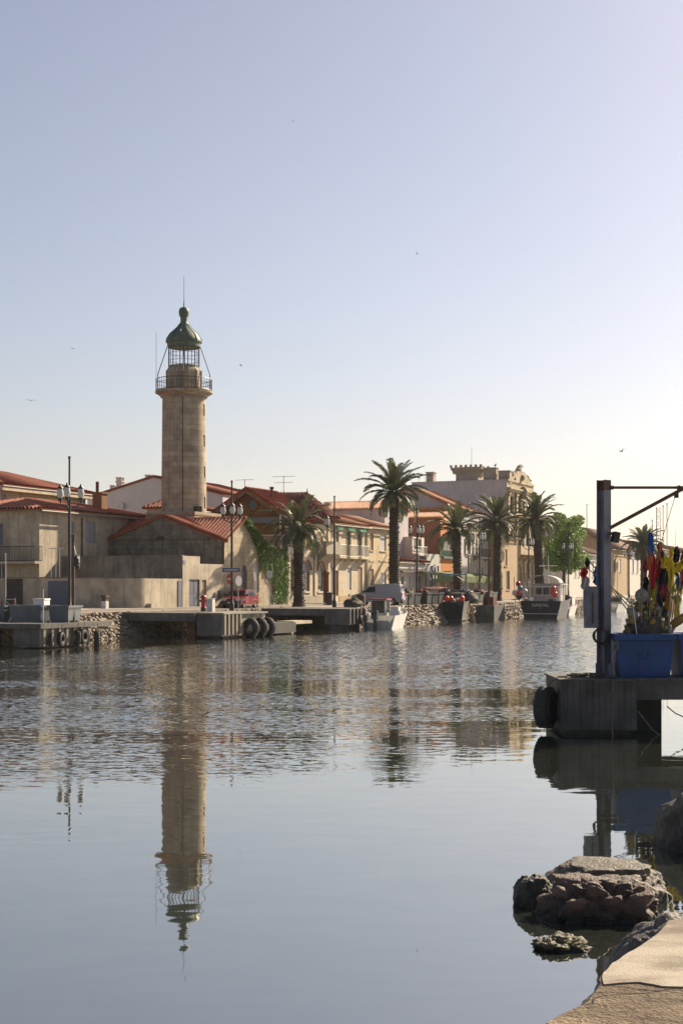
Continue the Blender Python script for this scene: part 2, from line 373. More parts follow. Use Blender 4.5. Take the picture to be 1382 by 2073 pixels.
def opening(par, P, h, r=.2):
    a, c, b, d, k = h[:5]
    if k == 'none': return
    kk, _, mn = k.partition(':'); m = MATS.get(mn, rail_w)
    e = .004
    if kk in ('g', 'o'):
        f = MB(); bw = min(.07, (b-a)*.12)
        for x0, x1, y0, y1 in ((a+e, a+bw, c+e, d-e), (b-bw, b-e, c+e, d-e), (a+bw, b-bw, c+e, c+bw), (a+bw, b-bw, d-bw, d-e), ((a+b)/2-bw/2, (a+b)/2+bw/2, c+bw, d-bw)):
            f.box(x0, r-.07, y0, x1, r-.01, y1, P)
        w_ = f.build('window', MATS.get(mn, rail_w) if kk == 'g' else rail_w, par)
        g = MB(); g.poly(P(a+bw, r-.03, c+bw), P(b-bw, r-.03, c+bw), P(b-bw, r-.03, d-bw), P(a+bw, r-.03, d-bw)); g.build('pane', glass_m, w_)
        if kk == 'o':
            wv = (b-a)/2
            for x0, x1 in ((a-wv, a-.02), (b+.02, b+wv)):
                s = MB(); s.box(x0, -.05, c, x1, -.012, d, P)
                for i in range(9): z = c+(d-c)*(i+.5)/9; s.box(x0+.06, -.062, z-.03, x1-.06, -.05, z+.03, P)
                s.build('shutter', m, par)
    elif kk in ('s', 'd'):
        name = 'shutter' if kk == 's' else 'door'
        mid = (a+b)/2
        for x0, x1 in ((a+e, mid-.008), (mid+.008, b-e)) if b-a > .7 else ((a+e, b-e),):
            s = MB(); s.box(x0, r-.10, c+e, x1, r-.03, d-e, P)
            if kk == 's':
                n = max(5, int((d-c)/.16))
                for i in range(n): z = c+.08+(d-c-.16)*(i+.5)/n; s.box(x0+.06, r-.115, z-.03, x1-.06, r-.10, z+.03, P)
            else:
                for q0, q1 in ((.08, .42), (.5, .92)): s.box(x0+.09, r-.115, c+(d-c)*q0, x1-.09, r-.10, c+(d-c)*q1, P)
            s.build(name, m, par)
    elif kk == 'b':
        s = MB(); s.box(a+e, r-.09, c+e, b-e, r-.04, d-e, P); n = int((d-c)/.14)
        for i in range(n): z = c+(d-c)*(i+.5)/n; s.box(a+.02, r-.10, z-.05, b-.02, r-.09, z+.05, P)
        s.build('roller_shutter', m, par)
def sill(mb, P, h): mb.box(h[0]-.1, -.09, h[1]-.11, h[2]+.1, -.003, h[1]-.01, P)
def slope(mb, poly, per=.32, amp=.09):
    'one roof plane of barrel tiles; the first edge is the eave'
    p = [Vector(q) for q in poly]; u = (p[1]-p[0]).normalized(); n = u.cross(p[2]-p[1]).normalized()
    if n.z < 0: n = -n
    v = n.cross(u)
    if sum((q-p[0]).dot(v) for q in p) < 0: v = -v
    q2 = [((q-p[0]).dot(u), (q-p[0]).dot(v)) for q in p]
    ua, ub = min(q[0] for q in q2), max(q[0] for q in q2)
    n_ = max(2, int((ub-ua)/per*5)); prev = None
    for i in range(n_+1):
        x = ua+(ub-ua)*i/n_; xe = min(max(x, ua+1e-4), ub-1e-4); vs = []
        for (x0, y0), (x1, y1) in zip(q2, q2[1:]+q2[:1]):
            if abs(x1-x0) > 1e-9 and min(x0, x1) <= xe <= max(x0, x1): vs.append(y0+(y1-y0)*(xe-x0)/(x1-x0))
        if len(vs) < 2: continue
        h = amp*(1+math.cos(2*math.pi*x/per)); cur = (x, min(vs), max(vs), h)
        if prev:
            f = [(prev[0], prev[1], prev[3]), (cur[0], cur[1], cur[3]), (cur[0], cur[2], cur[3]), (prev[0], prev[2], prev[3])]
            mb.add([p[0]+u*a+v*b+n*c for a, b, c in f], [[0, 1, 2, 3]], [(a, b) for a, b, c in f])
        prev = cur
    und = [q-n*.07 for q in p]; m = len(p)
    mb.add(p+und, [list(range(m, 2*m))]+[[i, (i+1) % m, m+(i+1) % m, m+i] for i in range(m)], [(0, .2)]*(2*m))
def ridge(mb, a, b, r=.11):
    a = Vector(a); b = Vector(b); n = max(1, int((b-a).length/.42))
    for i in range(n): mb.cyl(a+(b-a)*i/n, a+(b-a)*(i+.93)/n, r*1.12, r*.95, 8)
def PC(t0): return lambda u, dp, z: (u, t0+dp, z)            # a wall that faces the canal
def PF(s0): return lambda u, dp, z: (s0+dp, u, z)            # a wall that faces along the quay, towards the viewer
def cpx(t0, L): return [[ps(a, t0), zz(d, (ps(a, t0)+ps(c, t0))/2, t0), ps(c, t0), zz(b, (ps(a, t0)+ps(c, t0))/2, t0), k, *e] for a, b, c, d, k, *e in L]
def fpx(s0, L): return [[pt(c, s0), zz(d, s0, (pt(a, s0)+pt(c, s0))/2), pt(a, s0), zz(b, s0, (pt(a, s0)+pt(c, s0))/2), k, *e] for a, b, c, d, k, *e in L]
def house(name, label, s0, s1, t0, t1, ze, zr, kind, wm, rm, hc=(), hf=(), zb=1.6, o=.35, cat='house', sills=True, group=None, tr=None, r=.2):
    B = bank(name, label, cat, s0, t0, zb, group)
    m = MB(); Pc, Pf = PC(t0), PF(s0)
    wall(m, Pc, s0, s1, zb-.15, ze, hc, r); wall(m, Pf, t0, t1, zb-.15, ze, hf, r)
    m.poly((s1, t0, zb-.15), (s1, t1, zb-.15), (s1, t1, ze), (s1, t0, ze)); m.poly((s0, t1, zb-.15), (s1, t1, zb-.15), (s1, t1, ze), (s0, t1, ze))
    tm, sm = (t0+t1)/2 if tr is None else tr, (s0+s1)/2
    rf = MB()
    if kind == 'rs':                                          # ridge along the quay, gables face the viewer and away
        for s in (s0, s1): m.poly((s, t0, ze), (s, t1, ze), (s, tm, zr))
        k = (zr-ze)/(tm-t0); k2 = (zr-ze)/(t1-tm); g = .08
        slope(rf, [(s0-o, t0-o, ze-o*k+g), (s1+o, t0-o, ze-o*k+g), (s1+o, tm, zr+g), (s0-o, tm, zr+g)])
        slope(rf, [(s1+o, t1+o, ze-o*k2+g), (s0-o, t1+o, ze-o*k2+g), (s0-o, tm, zr+g), (s1+o, tm, zr+g)])
        ridge(rf, (s0-o, tm, zr+g+.06), (s1+o, tm, zr+g+.06))
    elif kind == 'rt':                                        # ridge runs inland, gable faces the canal
        for t in (t0, t1): m.poly((s0, t, ze), (s1, t, ze), (sm, t, zr))
        k = (zr-ze)/(sm-s0); g = .08
        slope(rf, [(s0-o, t1+o, ze-o*k+g), (s0-o, t0-o, ze-o*k+g), (sm, t0-o, zr+g), (sm, t1+o, zr+g)])
        slope(rf, [(s1+o, t0-o, ze-o*k+g), (s1+o, t1+o, ze-o*k+g), (sm, t1+o, zr+g), (sm, t0-o, zr+g)])
        ridge(rf, (sm, t0-o, zr+g+.06), (sm, t1+o, zr+g+.06))
    elif kind == 'hip':
        hs = min((s1-s0)/2-.3, (t1-t0)/2); g = .06; e0, e1, f0, f1 = s0-o, s1+o, t0-o, t1+o
        A, D = (s0+hs, tm, zr), (s1-hs, tm, zr)
        slope(rf, [(e0, f0, ze+g), (e1, f0, ze+g), D, A]); slope(rf, [(e1, f1, ze+g), (e0, f1, ze+g), A, D])
        slope(rf, [(e0, f1, ze+g), (e0, f0, ze+g), A]); slope(rf, [(e1, f0, ze+g), (e1, f1, ze+g), D])
        for a, b in ((A, D), ((e0, f0, ze+g), A), ((e0, f1, ze+g), A), ((e1, f0, ze+g), D)): ridge(rf, Vector(a)+Vector((0, 0, .06)), Vector(b)+Vector((0, 0, .06)))
    elif kind == 'shed':                                      # rises inland
        k = (zr-ze)/(t1-t0)
        for s in (s0, s1): m.poly((s, t0, ze), (s, t1, ze), (s, t1, zr))
        m.poly((s0, t1, ze), (s1, t1, ze), (s1, t1, zr), (s0, t1, zr))
        slope(rf, [(s0-o, t0-o, ze-o*k+.08), (s1+o, t0-o, ze-o*k+.08), (s1+o, t1, zr+.08), (s0-o, t1, zr+.08)])
    elif kind == 'flat':
        m.poly((s0, t0, ze-.3), (s1, t0, ze-.3), (s1, t1, ze-.3), (s0, t1, ze-.3))
    if sills:
        for h in hc:
            if h[1] > zb+.3: sill(m, Pc, h)
    m.build('wall', wm, B)
    if rf.f: rf.build('roof', rm, B)
    if kind in ('rs', 'hip', 'shed') and o > .2:
        g_ = MB(); zg = ze-.10 if kind == 'hip' else ze-.12-o*(zr-ze)/(tm-t0 if kind == 'rs' else t1-t0); g_.cyl((s0-o, t0-o-.06, zg), (s1+o, t0-o-.06, zg), .065, n=8); g_.tube([(s1-.2, t0-o-.06, zg), (s1-.2, t0-.07, zg-.35), (s1-.2, t0-.07, zb)], .045, 6); g_.build('gutter', MATS['gutter_zinc'], B)
    for h in hc: opening(B, Pc, h, r)
    for h in hf: opening(B, Pf, h, r)
    return B
def chimney(par, s, t, z0, z1, a=.5, b=.5, m=None, pots=0, name='chimney'):
    c = MB(); c.box(s-a/2, t-b/2, z0, s+a/2, t+b/2, z1-.12); c.box(s-a/2-.08, t-b/2-.08, z1-.12, s+a/2+.08, t+b/2+.08, z1)
    if pots:
        for q in (-1, 1): c.box(s+q*a*.4-.06, t-b/2, z1, s+q*a*.4+.06, t+b/2, z1+.3)
        c.box(s-a/2-.06, t-b/2-.06, z1+.3, s+a/2+.06, t+b/2+.06, z1+.38)
    return c.build(name, m or whitegrey, par)
def aerial(par, s, t, z0, h=1.7, sp=1.3, seed=0):
    r = random.Random(seed); a = MB(); a.cyl((s, t, z0), (s, t, z0+h), .025)
    for zz_, w_ in ((h-.05, sp), (h*.62, sp*.8)):
        a.cyl((s, t-w_/2, z0+zz_), (s, t+w_/2, z0+zz_), .016, n=5)
        for i in range(9): q = t-w_/2+w_*i/8; l = r.uniform(.12, .2); a.cyl((s-l, q, z0+zz_), (s+l, q, z0+zz_), .01, n=4)
    return a.build('aerial', dkmetal, par)
def railing(mb, pts, z0, z1, gap=.12, rr=.02, P=None):
    for (a0, b0), (a1, b1) in zip(pts, pts[1:]):
        n = max(1, int(math.hypot(a1-a0, b1-b0)/gap))
        f = lambda q, z: (a0+(a1-a0)*q, b0+(b1-b0)*q, z)
        for z in (z0+.05, z1): mb.cyl(f(0, z), f(1, z), rr*1.3, n=5)
        for i in range(n+1): mb.cyl(f(i/n, z0), f(i/n, z1), rr*.7, n=4, cap=False)
def balcony(par, s0, s1, t0, z, dep=.7, h=1.0, m=None, slabm=None, gap=.13):
    b = MB(); b.box(s0, t0-dep, z-.16, s1, t0-.004, z)
    for s in (s0+.15, s1-.3): b.prism([(t0-.004, z-.5), (t0-.004, z-.16), (t0-dep*.8, z-.16)], 'x', s, s+.15)
    o = b.build('balcony', slabm or cream, par)
    r_ = MB(); railing(r_, [(s0+.04, t0-.01), (s0+.04, t0-dep+.05), (s1-.04, t0-dep+.05), (s1-.04, t0-.01)], z, z+h, gap, .022); r_.build('railing', m or rail_w, o)
    return o
# ------------------------------------------------------------------ lighthouse
def lighthouse():
    s0, t0 = 117.1, 14.9
    B = bank('lighthouse', 'tall round stone lighthouse with a green copper dome', 'lighthouse', s0, t0, 1.6)
    d = dd(s0, t0); Z = lambda y: H+(1190-y)/FPX*d
    c = (s0, t0)
    pl = MB(); pl.box(s0-2.15, t0-2.15, 1.4, s0+2.15, t0+2.15, 8.7); pl.box(s0-2.2, t0-2.2, 8.7, s0+2.2, t0+2.2, 8.95)
    pl.build('plinth', tower_stone, B)
    # shaft: a grid of cells with four slot windows left open on the canal side
    n = 72; zt, zb = Z(806), 8.95
    view = math.atan2(-t0, -s0)
    base = math.atan2(*reversed([q-p for p, q in zip(c, st(Vector((0, 0, 0))))]))   # towards the camera, in bank axes
    slots = [(Z(843), Z(820)), (Z(905), Z(882)), (Z(968), Z(945)), (Z(1030), Z(1007))]
    ia = 0; a_at = lambda i: base+R(68)+ (i-1)*2*math.pi/n
    zs = sorted({zb, zt, *[q for p in slots for q in p], *[zb+(zt-zb)*i/10 for i in range(11)]})
    rad = lambda z: 1.80-(z-zb)/(zt-zb)*.09
    m = MB(); ang = [a_at(i) for i in range(n+1)]
    pt3 = lambda a, z, dr=0: (c[0]+(rad(z)-dr)*math.cos(a), c[1]+(rad(z)-dr)*math.sin(a), z)
    for z0, z1 in zip(zs, zs[1:]):
        cut = any(p[0] <= z0+1e-6 and z1 <= p[1]+1e-6 for p in slots)
        for i in range(n):
            if cut and i < 2: continue
            m.poly(pt3(ang[i], z0), pt3(ang[i+1], z0), pt3(ang[i+1], z1), pt3(ang[i], z1))
    for a, b in slots:
        for q in (0, 2): m.poly(pt3(ang[q], a), pt3(ang[q], a, .3), pt3(ang[q], b, .3), pt3(ang[q], b))
        for z in (a, b): m.poly(pt3(ang[0], z), pt3(ang[2], z), pt3(ang[2], z, .3), pt3(ang[0], z, .3))
    m.build('tower', tower_stone, B, True)
    for a, b in slots:
        g = MB(); g.poly(pt3(ang[0], a, .26), pt3(ang[2], a, .26), pt3(ang[2], b, .26), pt3(ang[0], b, .26)); g.build('window', wood_br, B)
    co = MB(); zc = Z(797)
    co.lathe([(1.70, zt-.02), (1.86, zt+.03), (1.86, zt+.10), (1.95, zt+.16), (2.02, zt+.22), (2.20, zc-.02), (2.27, zc), (2.29, zc+.17), (1.0, zc+.18)], 64, c)
    co.build('cornice', tower_stone, B, True)
    zd = zc+.18; rl = MB(); rr = 2.22
    ring = [(c[0]+rr*math.cos(2*math.pi*i/48), c[1]+rr*math.sin(2*math.pi*i/48)) for i in range(49)]
    railing(rl, ring, zd, Z(769), .15, .022)
    for z in (zd+.62,): rl.tube([(a, b, z) for a, b in ring], .02, 4)
    rl.build('railing', dkmetal, B)
    zs_ = Z(752); dr = MB(); dr.lathe([(1.42, zd), (1.42, zs_), (1.36, zs_+.12), (1.22, zs_+.30), (1.22, Z(741)), (.2, Z(741))], 12, c, a0=base+R(15))
    for i in range(12):
        a = base+R(30*i+15); q = MB
        dr.cyl((c[0]+1.43*math.cos(a), c[1]+1.43*math.sin(a), zd), (c[0]+1.43*math.cos(a), c[1]+1.43*math.sin(a), zs_), .055, n=6)
    dr.build('lantern_base', tower_stone, B)
    cg = MB(); z0, z1 = Z(745), Z(703); rc = 1.22
    for i in range(12):
        a = base+R(30*i+15); p = (c[0]+rc*math.cos(a), c[1]+rc*math.sin(a)); cg.cyl((*p, z0-.1), (*p, z1+.1), .035, n=6)
        a2 = base+R(30*i); p = (c[0]+rc*math.cos(a2), c[1]+rc*math.sin(a2)); cg.cyl((*p, z0-.1), (*p, z1+.1), .022, n=5)
    for z in (z0+.55, z0+1.15, z1-.05):
        cg.tube([(c[0]+rc*math.cos(R(15*i)), c[1]+rc*math.sin(R(15*i)), z) for i in range(25)], .02, 4)
    cg.build('lantern_cage', dkmetal, B)
    do = MB(); y = lambda v: Z(v)
    do.lathe([(1.28, y(704)), (1.32, y(703)), (1.33, y(695.5)), (1.44, y(694)), (1.45, y(692)), (1.38, y(687)), (1.25, y(681)), (1.06, y(675)), (.86, y(670.5)), (.66, y(666)), (.48, y(661)), (.35, y(656)), (.29, y(652)), (.27, y(646)), (.30, y(644.5)), (.27, y(643.5)), (.30, y(642.5)), (.36, y(640)), (.41, y(635)), (.415, y(631)), (.37, y(626)), (.26, y(623)), (.02, y(622))], 36, c)
    prof = [(1.47, y(692)), (1.40, y(687)), (1.27, y(681)), (1.08, y(675)), (.88, y(670.5)), (.68, y(666)), (.50, y(661)), (.37, y(656))]
    for i in range(12):
        a = base+R(30*i+15); do.tube([(c[0]+r_*math.cos(a), c[1]+r_*math.sin(a), z) for r_, z in prof], .03, 5)
    do.build('dome', copper, B, True)
    rd = MB(); rd.cyl((*c, y(623)), (*c, y(610)), .05, .03); rd.cyl((*c, y(610)), (*c, y(558)), .02, .012); rd.build('lightning_rod', dkmetal, B)
    st_ = MB()
    for da in (88, -88, 178, -2):
        st_ = MB(); a = base+R(da); u = (math.cos(a), math.sin(a))
        st_.tube([(c[0]+1.32*u[0], c[1]+1.32*u[1], y(703)), (c[0]+2.06*u[0], c[1]+2.06*u[1], y(758)), (c[0]+2.06*u[0], c[1]+2.06*u[1], zd)], .035, 6); st_.build('brace', dkmetal, B)
    a = base-R(93); p = (c[0]+2.2*math.cos(a), c[1]+2.2*math.sin(a)); st_ = MB(); st_.cyl((*p, y(770)), (*p, y(672)), .015, n=5); st_.build('whip_aerial', dkmetal, B)
    cb = MB(); a = base-R(3); cb.cyl((c[0]+1.83*math.cos(a), c[1]+1.83*math.sin(a), 8.9), (c[0]+1.74*math.cos(a), c[1]+1.74*math.sin(a), zt), .028, n=5); cb.build('conductor_cable', dkmetal, B)
    fl = MB(); a = base+R(33); p = (c[0]+2.0*math.cos(a), c[1]+2.0*math.sin(a)); fl.rbox(p[0], p[1], Z(1033), .45, .5, .45, a); fl.cyl((p[0], p[1], 8.95), (p[0], p[1], Z(1038)), .05); fl.build('floodlight', dkmetal, B)
lighthouse()
# ------------------------------------------------------------------ stone house under the lighthouse
def keeper():
    B = bank('stone_house', 'weathered stone gabled house with ivy edge at the lighthouse foot', 'house', 110.9, 8, 1.6)
    s0, s1, t0, t1, ze, zr = 110.9, 117.5, 8.0, 19.0, 6.42, 8.2
    hc = cpx(t0, [(489, 1144, 500, 1196, 'none', True), (514, 1140, 524, 1200, 's:white_shutter_paint')])
    m = MB(); Pc = PC(t0); wall(m, Pc, s0, s1, 1.4, ze, hc); sm = 114.2
    m.poly((s0, t0, ze), (s1, t0, ze), (sm, t0, zr)); m.poly((s1, t0, 1.4), (s1, t1, 1.4), (s1, t1, ze), (s1, t0, ze))
    m.poly((s0, t1, ze), (s1, t1, ze), (sm, t1, zr))
    for h in hc: sill(m, Pc, h)
    m.build('wall', stone, B)
    for h in hc: opening(B, Pc, h)
    a, c, b, d = hc[0][:4]; g = MB(); q = (b-a)/2
    g.poly(*[(a, t0+.18, c), (b, t0+.18, c)]+[((a+b)/2+q*math.cos(math.pi*i/10), t0+.18, d-q+q*math.sin(math.pi*i/10)) for i in range(11)]); g.build('window', slate_blue, B)
    f = MB(); tm, zg, ga, gb = 13.25, 8.3, 8.02, 18.5
    f.poly((s0-.02, ga, 1.4), (s0-.02, gb, 1.4), (s0-.02, gb, ze), (s0-.02, tm, zg), (s0-.02, ga, ze))
    f.poly((s0-.02, gb, 1.4), (s0+.2, gb, 1.4), (s0+.2, gb, ze), (s0-.02, gb, ze))
    f.build('front_gable', shade_stone, B)  # gable shade is mixed into the stone colour
    r = MB(); o = .3; g = .08; k = (zr-ze)/(sm-s0)
    slope(r, [(s0-.02, t1+o, ze+g), (s0-.02, t0-.15, ze+g), (sm, t0-.15, zr+g), (sm, t1+o, zr+g)])
    slope(r, [(s1+.2, t0-.15, ze-.2*k+g), (s1+.2, t1+o, ze-.2*k+g), (sm, t1+o, zr+g), (sm, t0-.15, zr+g)])
    ridge(r, (sm, t0-.15, zr+.14), (sm, t1+o, zr+.14), .12)
    k2 = (zg-ze)/(tm-ga); zv = zg-.02
    slope(r, [(s0-.22, ga-.3, ze-.3*k2+g), (s0+.1, ga-.3, ze-.3*k2+g), (sm, tm, zv+g+.04), (s0-.22, tm, zv+g+.04)])
    slope(r, [(s0+.1, gb+.3, ze-.3*k2+g), (s0-.22, gb+.3, ze-.3*k2+g), (s0-.22, tm, zv+g+.04), (sm, tm, zv+g+.04)])
    r.build('roof', tile, B)
    v = MB(); ct = pt(325, s0); v.rbox(s0-.05, ct, zz(1090, s0, ct), .12, .62, .30); v.build('vent', dkmetal, B)
    p = MB(); p.cyl((s0-.08, 8.1, 1.6), (s0-.08, 8.1, 6.3), .05); p.build('drainpipe', mat('drainpipe', (.07, .06, .055), bump=0), B)
keeper()
def annex():
    s0, s1, t0, t1 = 104.7, 110.86, 8.0, 19.2
    B = bank('annex', 'low flat stained annex with two blue doors before the stone gable', 'outbuilding', s0, t0, 1.6)
    hc = cpx(t0, [(383, 1173, 404.5, 1228, 'd:slate_blue_door_paint'), (409, 1174, 418, 1227, 's:tan_shutter_wood'), (441, 1196, 446, 1210, 's:brown_door_wood')])
    for h in hc[:2]: h[1] = 1.62
    z1 = zz(1125, s0, t0); sp = ps(405, t0); z2 = zz(1142, 109, t0)
    m = MB(); Pc, Pf = PC(t0), PF(s0)
    wall(m, Pc, s0, sp, 1.4, z1, [h for h in hc if h[0] < sp]); wall(m, Pc, sp, s1, 1.4, z2, [h for h in hc if h[0] >= sp])
    m.poly((s0, t0, z1), (sp, t0, z1), (sp, t1, z1), (s0, t1, z1)); m.poly((sp, t0, z2), (s1, t0, z2), (s1, t1, z2), (sp, t1, z2)); m.poly((sp, t0, z2), (sp, t1, z2), (sp, t1, z1), (sp, t0, z1))
    m.build('wall', pale, B)
    f = MB(); f.box(s0-.05, t0+.03, 1.4, s0-.004, t1, z1-.02); f.box(s0-.08, t0+.04, z1-.02, s0+.3, t1, z1+.05); f.build('front_wall', shade_render, B)  # front sheet carries the wall's shade as a darker colour
    for h in hc: opening(B, Pc, h)
    b = MB(); b.box(ps(434, t0), t0-.12, zz(1212, 109, t0), ps(438, t0), t0-.004, zz(1199, 109, t0)); b.build('meter_box', rail_w, B)
    n = MB(); n.box(ps(371, t0), t0-.02, zz(1142, s0, t0), ps(375.5, t0), t0-.004, zz(1134, s0, t0)); n.build('plaque', mat('blue_plaque', (.2, .25, .5), bump=0), B)
annex()
def garden_wall():
    s1, t0, r = 104.62, 8.0, 1.1; z = 3.63
    B = bank('garden_wall', 'low rendered garden wall with a rounded sunlit corner and blue gate', 'wall', s1, t0, 1.6)
    s0 = 98.6; gd = (ps(98, 0), 0)
    m = MB(); pts = [(s1, t0), (s0+r, t0)]
    for i in range(1, 9): a = R(i*90/9); pts.append((s0+r-r*math.sin(a), t0+r-r*math.cos(a)))
    pts.append((s0, t0+r))
    dirv = (-math.sin(R(30)), math.cos(R(30)))
    ta = t0+r
    q = lambda l: (s0+dirv[0]*l, ta+dirv[1]*l)
    pts += [q(l) for l in (1, 3, 5, 8, 11, 16, 24)]
    for (a, b), (c, d) in zip(pts, pts[1:]):
        m.poly((a, b, 1.2), (c, d, 1.2), (c, d, z), (a, b, z))
        n_ = Vector((d-b, -(c-a), 0)).normalized()*.0
    inner = [(a+.28, b+.28) for a, b in pts]
    for i in range(len(pts)-1):
        m.poly((*pts[i], z), (*pts[i+1], z), (*inner[i+1], z), (*inner[i], z)); m.poly((*inner[i], 1.2), (*inner[i+1], 1.2), (*inner[i+1], z), (*inner[i], z))
    m.build('wall', pale, B)
    cp = MB()
    for i in range(9, len(pts)-1):
        a, b = pts[i], pts[i+1]; cp.add([(a[0]-.05, a[1]-.02, z+.003), (b[0]-.05, b[1]-.02, z+.003), (b[0]+.3, b[1]+.3, z+.003), (a[0]+.3, a[1]+.3, z+.003), (a[0]-.05, a[1]-.02, z+.08), (b[0]-.05, b[1]-.02, z+.08), (b[0]+.3, b[1]+.3, z+.08), (a[0]+.3, a[1]+.3, z+.08)], [[0,1,2,3],[4,5,6,7],[0,1,5,4],[2,3,7,6]])
    cp.build('coping', shade_render, B)
    def at_x(x):                                                       # where a sight line meets the long side of the wall
        lo, hi = 0, 24
        for _ in range(40):
            mid = (lo+hi)/2; v = W(*q(mid))
            if v.x/v.y > kx(x): lo = mid
            else: hi = mid
        return lo
    nrm = (-dirv[1], dirv[0])
    for x0, x1, nm, mm, top in ((98, 141, 'gate', slate_blue, 3.45), (10, 47, 'lattice_gate', dkmetal, 3.5)):
        l0, l1 = at_x(x1), at_x(x0); g = MB()
        def P(u, dp, zz_): a = q(l0+u); return (a[0]+nrm[0]*dp, a[1]+nrm[1]*dp, zz_)
        if nm == 'gate':
            g.box(0, .01, 1.6, (l1-l0), .06, top, P)
            for i in range(9): u = (l1-l0)*(i+.5)/9; g.box(u-.04, .06, 1.65, u+.04, .08, top-.05, P)
        else:
            for i in range(15): u = (l1-l0)*(i+.5)/15; g.box(u-.03, .02, 1.6, u+.03, .05, top, P)
            g.box(0, .02, top, l1-l0, .06, top+.08, P); g.box(0, .02, 1.6, l1-l0, .06, 1.7, P)
        g.build(nm, mm, B)
    dr = MB(); a = ps(360, t0); dr.box(a, t0-.05, 1.6, ps(367.5, t0), t0-.004, 3.5); dr.build('door', slate_blue, B)
    pp = MB(); a = q(2.0)
    for l in (4.0, 4.25, 4.55): a = q(l); pp.cyl((a[0]+.3, a[1]+.3, z), (a[0]+.3, a[1]+.3, z+2.0), .022, n=5)
    a, b = q(3.8), q(4.7); pp.cyl((a[0]+.3, a[1]+.3, z+2.0), (b[0]+.3, b[1]+.3, z+1.97), .03, n=5)
    pp.build('clothes_frame', rail_w, B)
    st_ = MB(); st_.box(ps(297, t0), t0-.35, 1.5, ps(309, t0), t0-.02, 1.95); st_.build('kerb_block', pale, B)
garden_wall()
# ------------------------------------------------------------------ houses, left to right
B = house('house', 'grey house with hipped red roof and balcony on the far left', 101.9, 117.5, 18, 27.0, zz(1035, 104, 18), zz(1010, 105.8, 22.2), 'hip', pale, tile,
      cpx(18, [(137, 1056, 150, 1098, 's:grey_shutter_paint'), (174, 1056, 194, 1100, 's:grey_shutter_paint')]),
      fpx(101.9, [(-12, 1060, 7, 1103, 's:slate_blue_door_paint'), (-8, 1140, 12, 1172, 'g')]), o=.55)
bb = MB(); ta, tb = pt(78, 101.3), pt(-14, 101.3); z = zz(1136, 101.3, ta); bb.box(100.9, ta, z-.18, 101.89, tb, z); bo = bb.build('balcony', pale, B)
rr = MB(); railing(rr, [(101.85, ta+.04), (100.95, ta+.04), (100.95, tb)], z, z+1.05, .13, .022); rr.build('railing', dkmetal, bo)
dp = MB(); dp.cyl((ps(165, 18), 17.92, 3), (ps(165, 18), 17.92, 8.2), .05); dp.build('drainpipe', dkmetal, B)
s_, t_ = ps(203, 20), 20
cm = chimney(B, s_, t_, 7.5, zz(997, s_, t_), .85, .85, ochre); pc = MB(); pc.cyl((s_, t_+.25, zz(997, s_, t_)), (s_, t_+.25, zz(975, s_, t_)), .13, n=10); pc.build('flue', rust, cm)
B = house('house', 'tall cream house with a big red hipped roof behind the left balcony house', 113.6, 126, 30, 40, zz(983, 114, 30), zz(953, 118, 35), 'hip', cream, tile,
      cpx(30, [(4, 1000, 14, 1020, 's:grey_shutter_paint')]), o=.7)
ev = MB(); ev.box(112.85, 29.25, zz(983, 114, 30)-.45, 126.7, 29.98, zz(983, 114, 30)-.05); ev.build('eave_board', cream, B)
B = house('house', 'pale grey gabled house with three white chimneys behind the lighthouse', 135, 148, 20.9, 35.7, zz(1006, 135, 28), zz(967, 135, 28.6), 'rs', whitegrey, tile, o=.12)
for x, y0, y1, t_, w_ in ((244, 986, 968, 33.5, .75), (303, 975, 963, 28.3, .8), (229, 992, 984, 34.4, .5)):
    t_ = pt(x, 136.2); chimney(B, 136.2, t_, zz(y0, 136.2, t_)-.6, zz(y1, 136.2, t_)-.3, w_*.7, w_*.8, white, 1)
ds = MB(); t_ = pt(245, 134.8); z_ = zz(1026, 134.8, t_); ds.lathe([(.05, 0), (.25, .03), (.42, .12), (.40, .13), (.05, .02)], 16, (0, 0), False)
ds2 = MB(); mm = Matrix.Translation((134.7, t_, z_)) @ Matrix.Rotation(R(-70), 4, 'Y'); ds2.add([mm @ Vector(v) for v in ds.v], ds.f); ds2.cyl((134.98, t_, z_+.3), (134.75, t_, z_), .03); ds2.build('satellite_dish', rail_w, B, True)
house('house', 'small stone house with tiled hip roof peeping out left of the lighthouse', 121.5, 127, pt(362, 121.5), pt(298, 121.5), zz(1031, 121.5, 21), zz(1008, 123, 20), 'hip', beige, tile, o=.3)
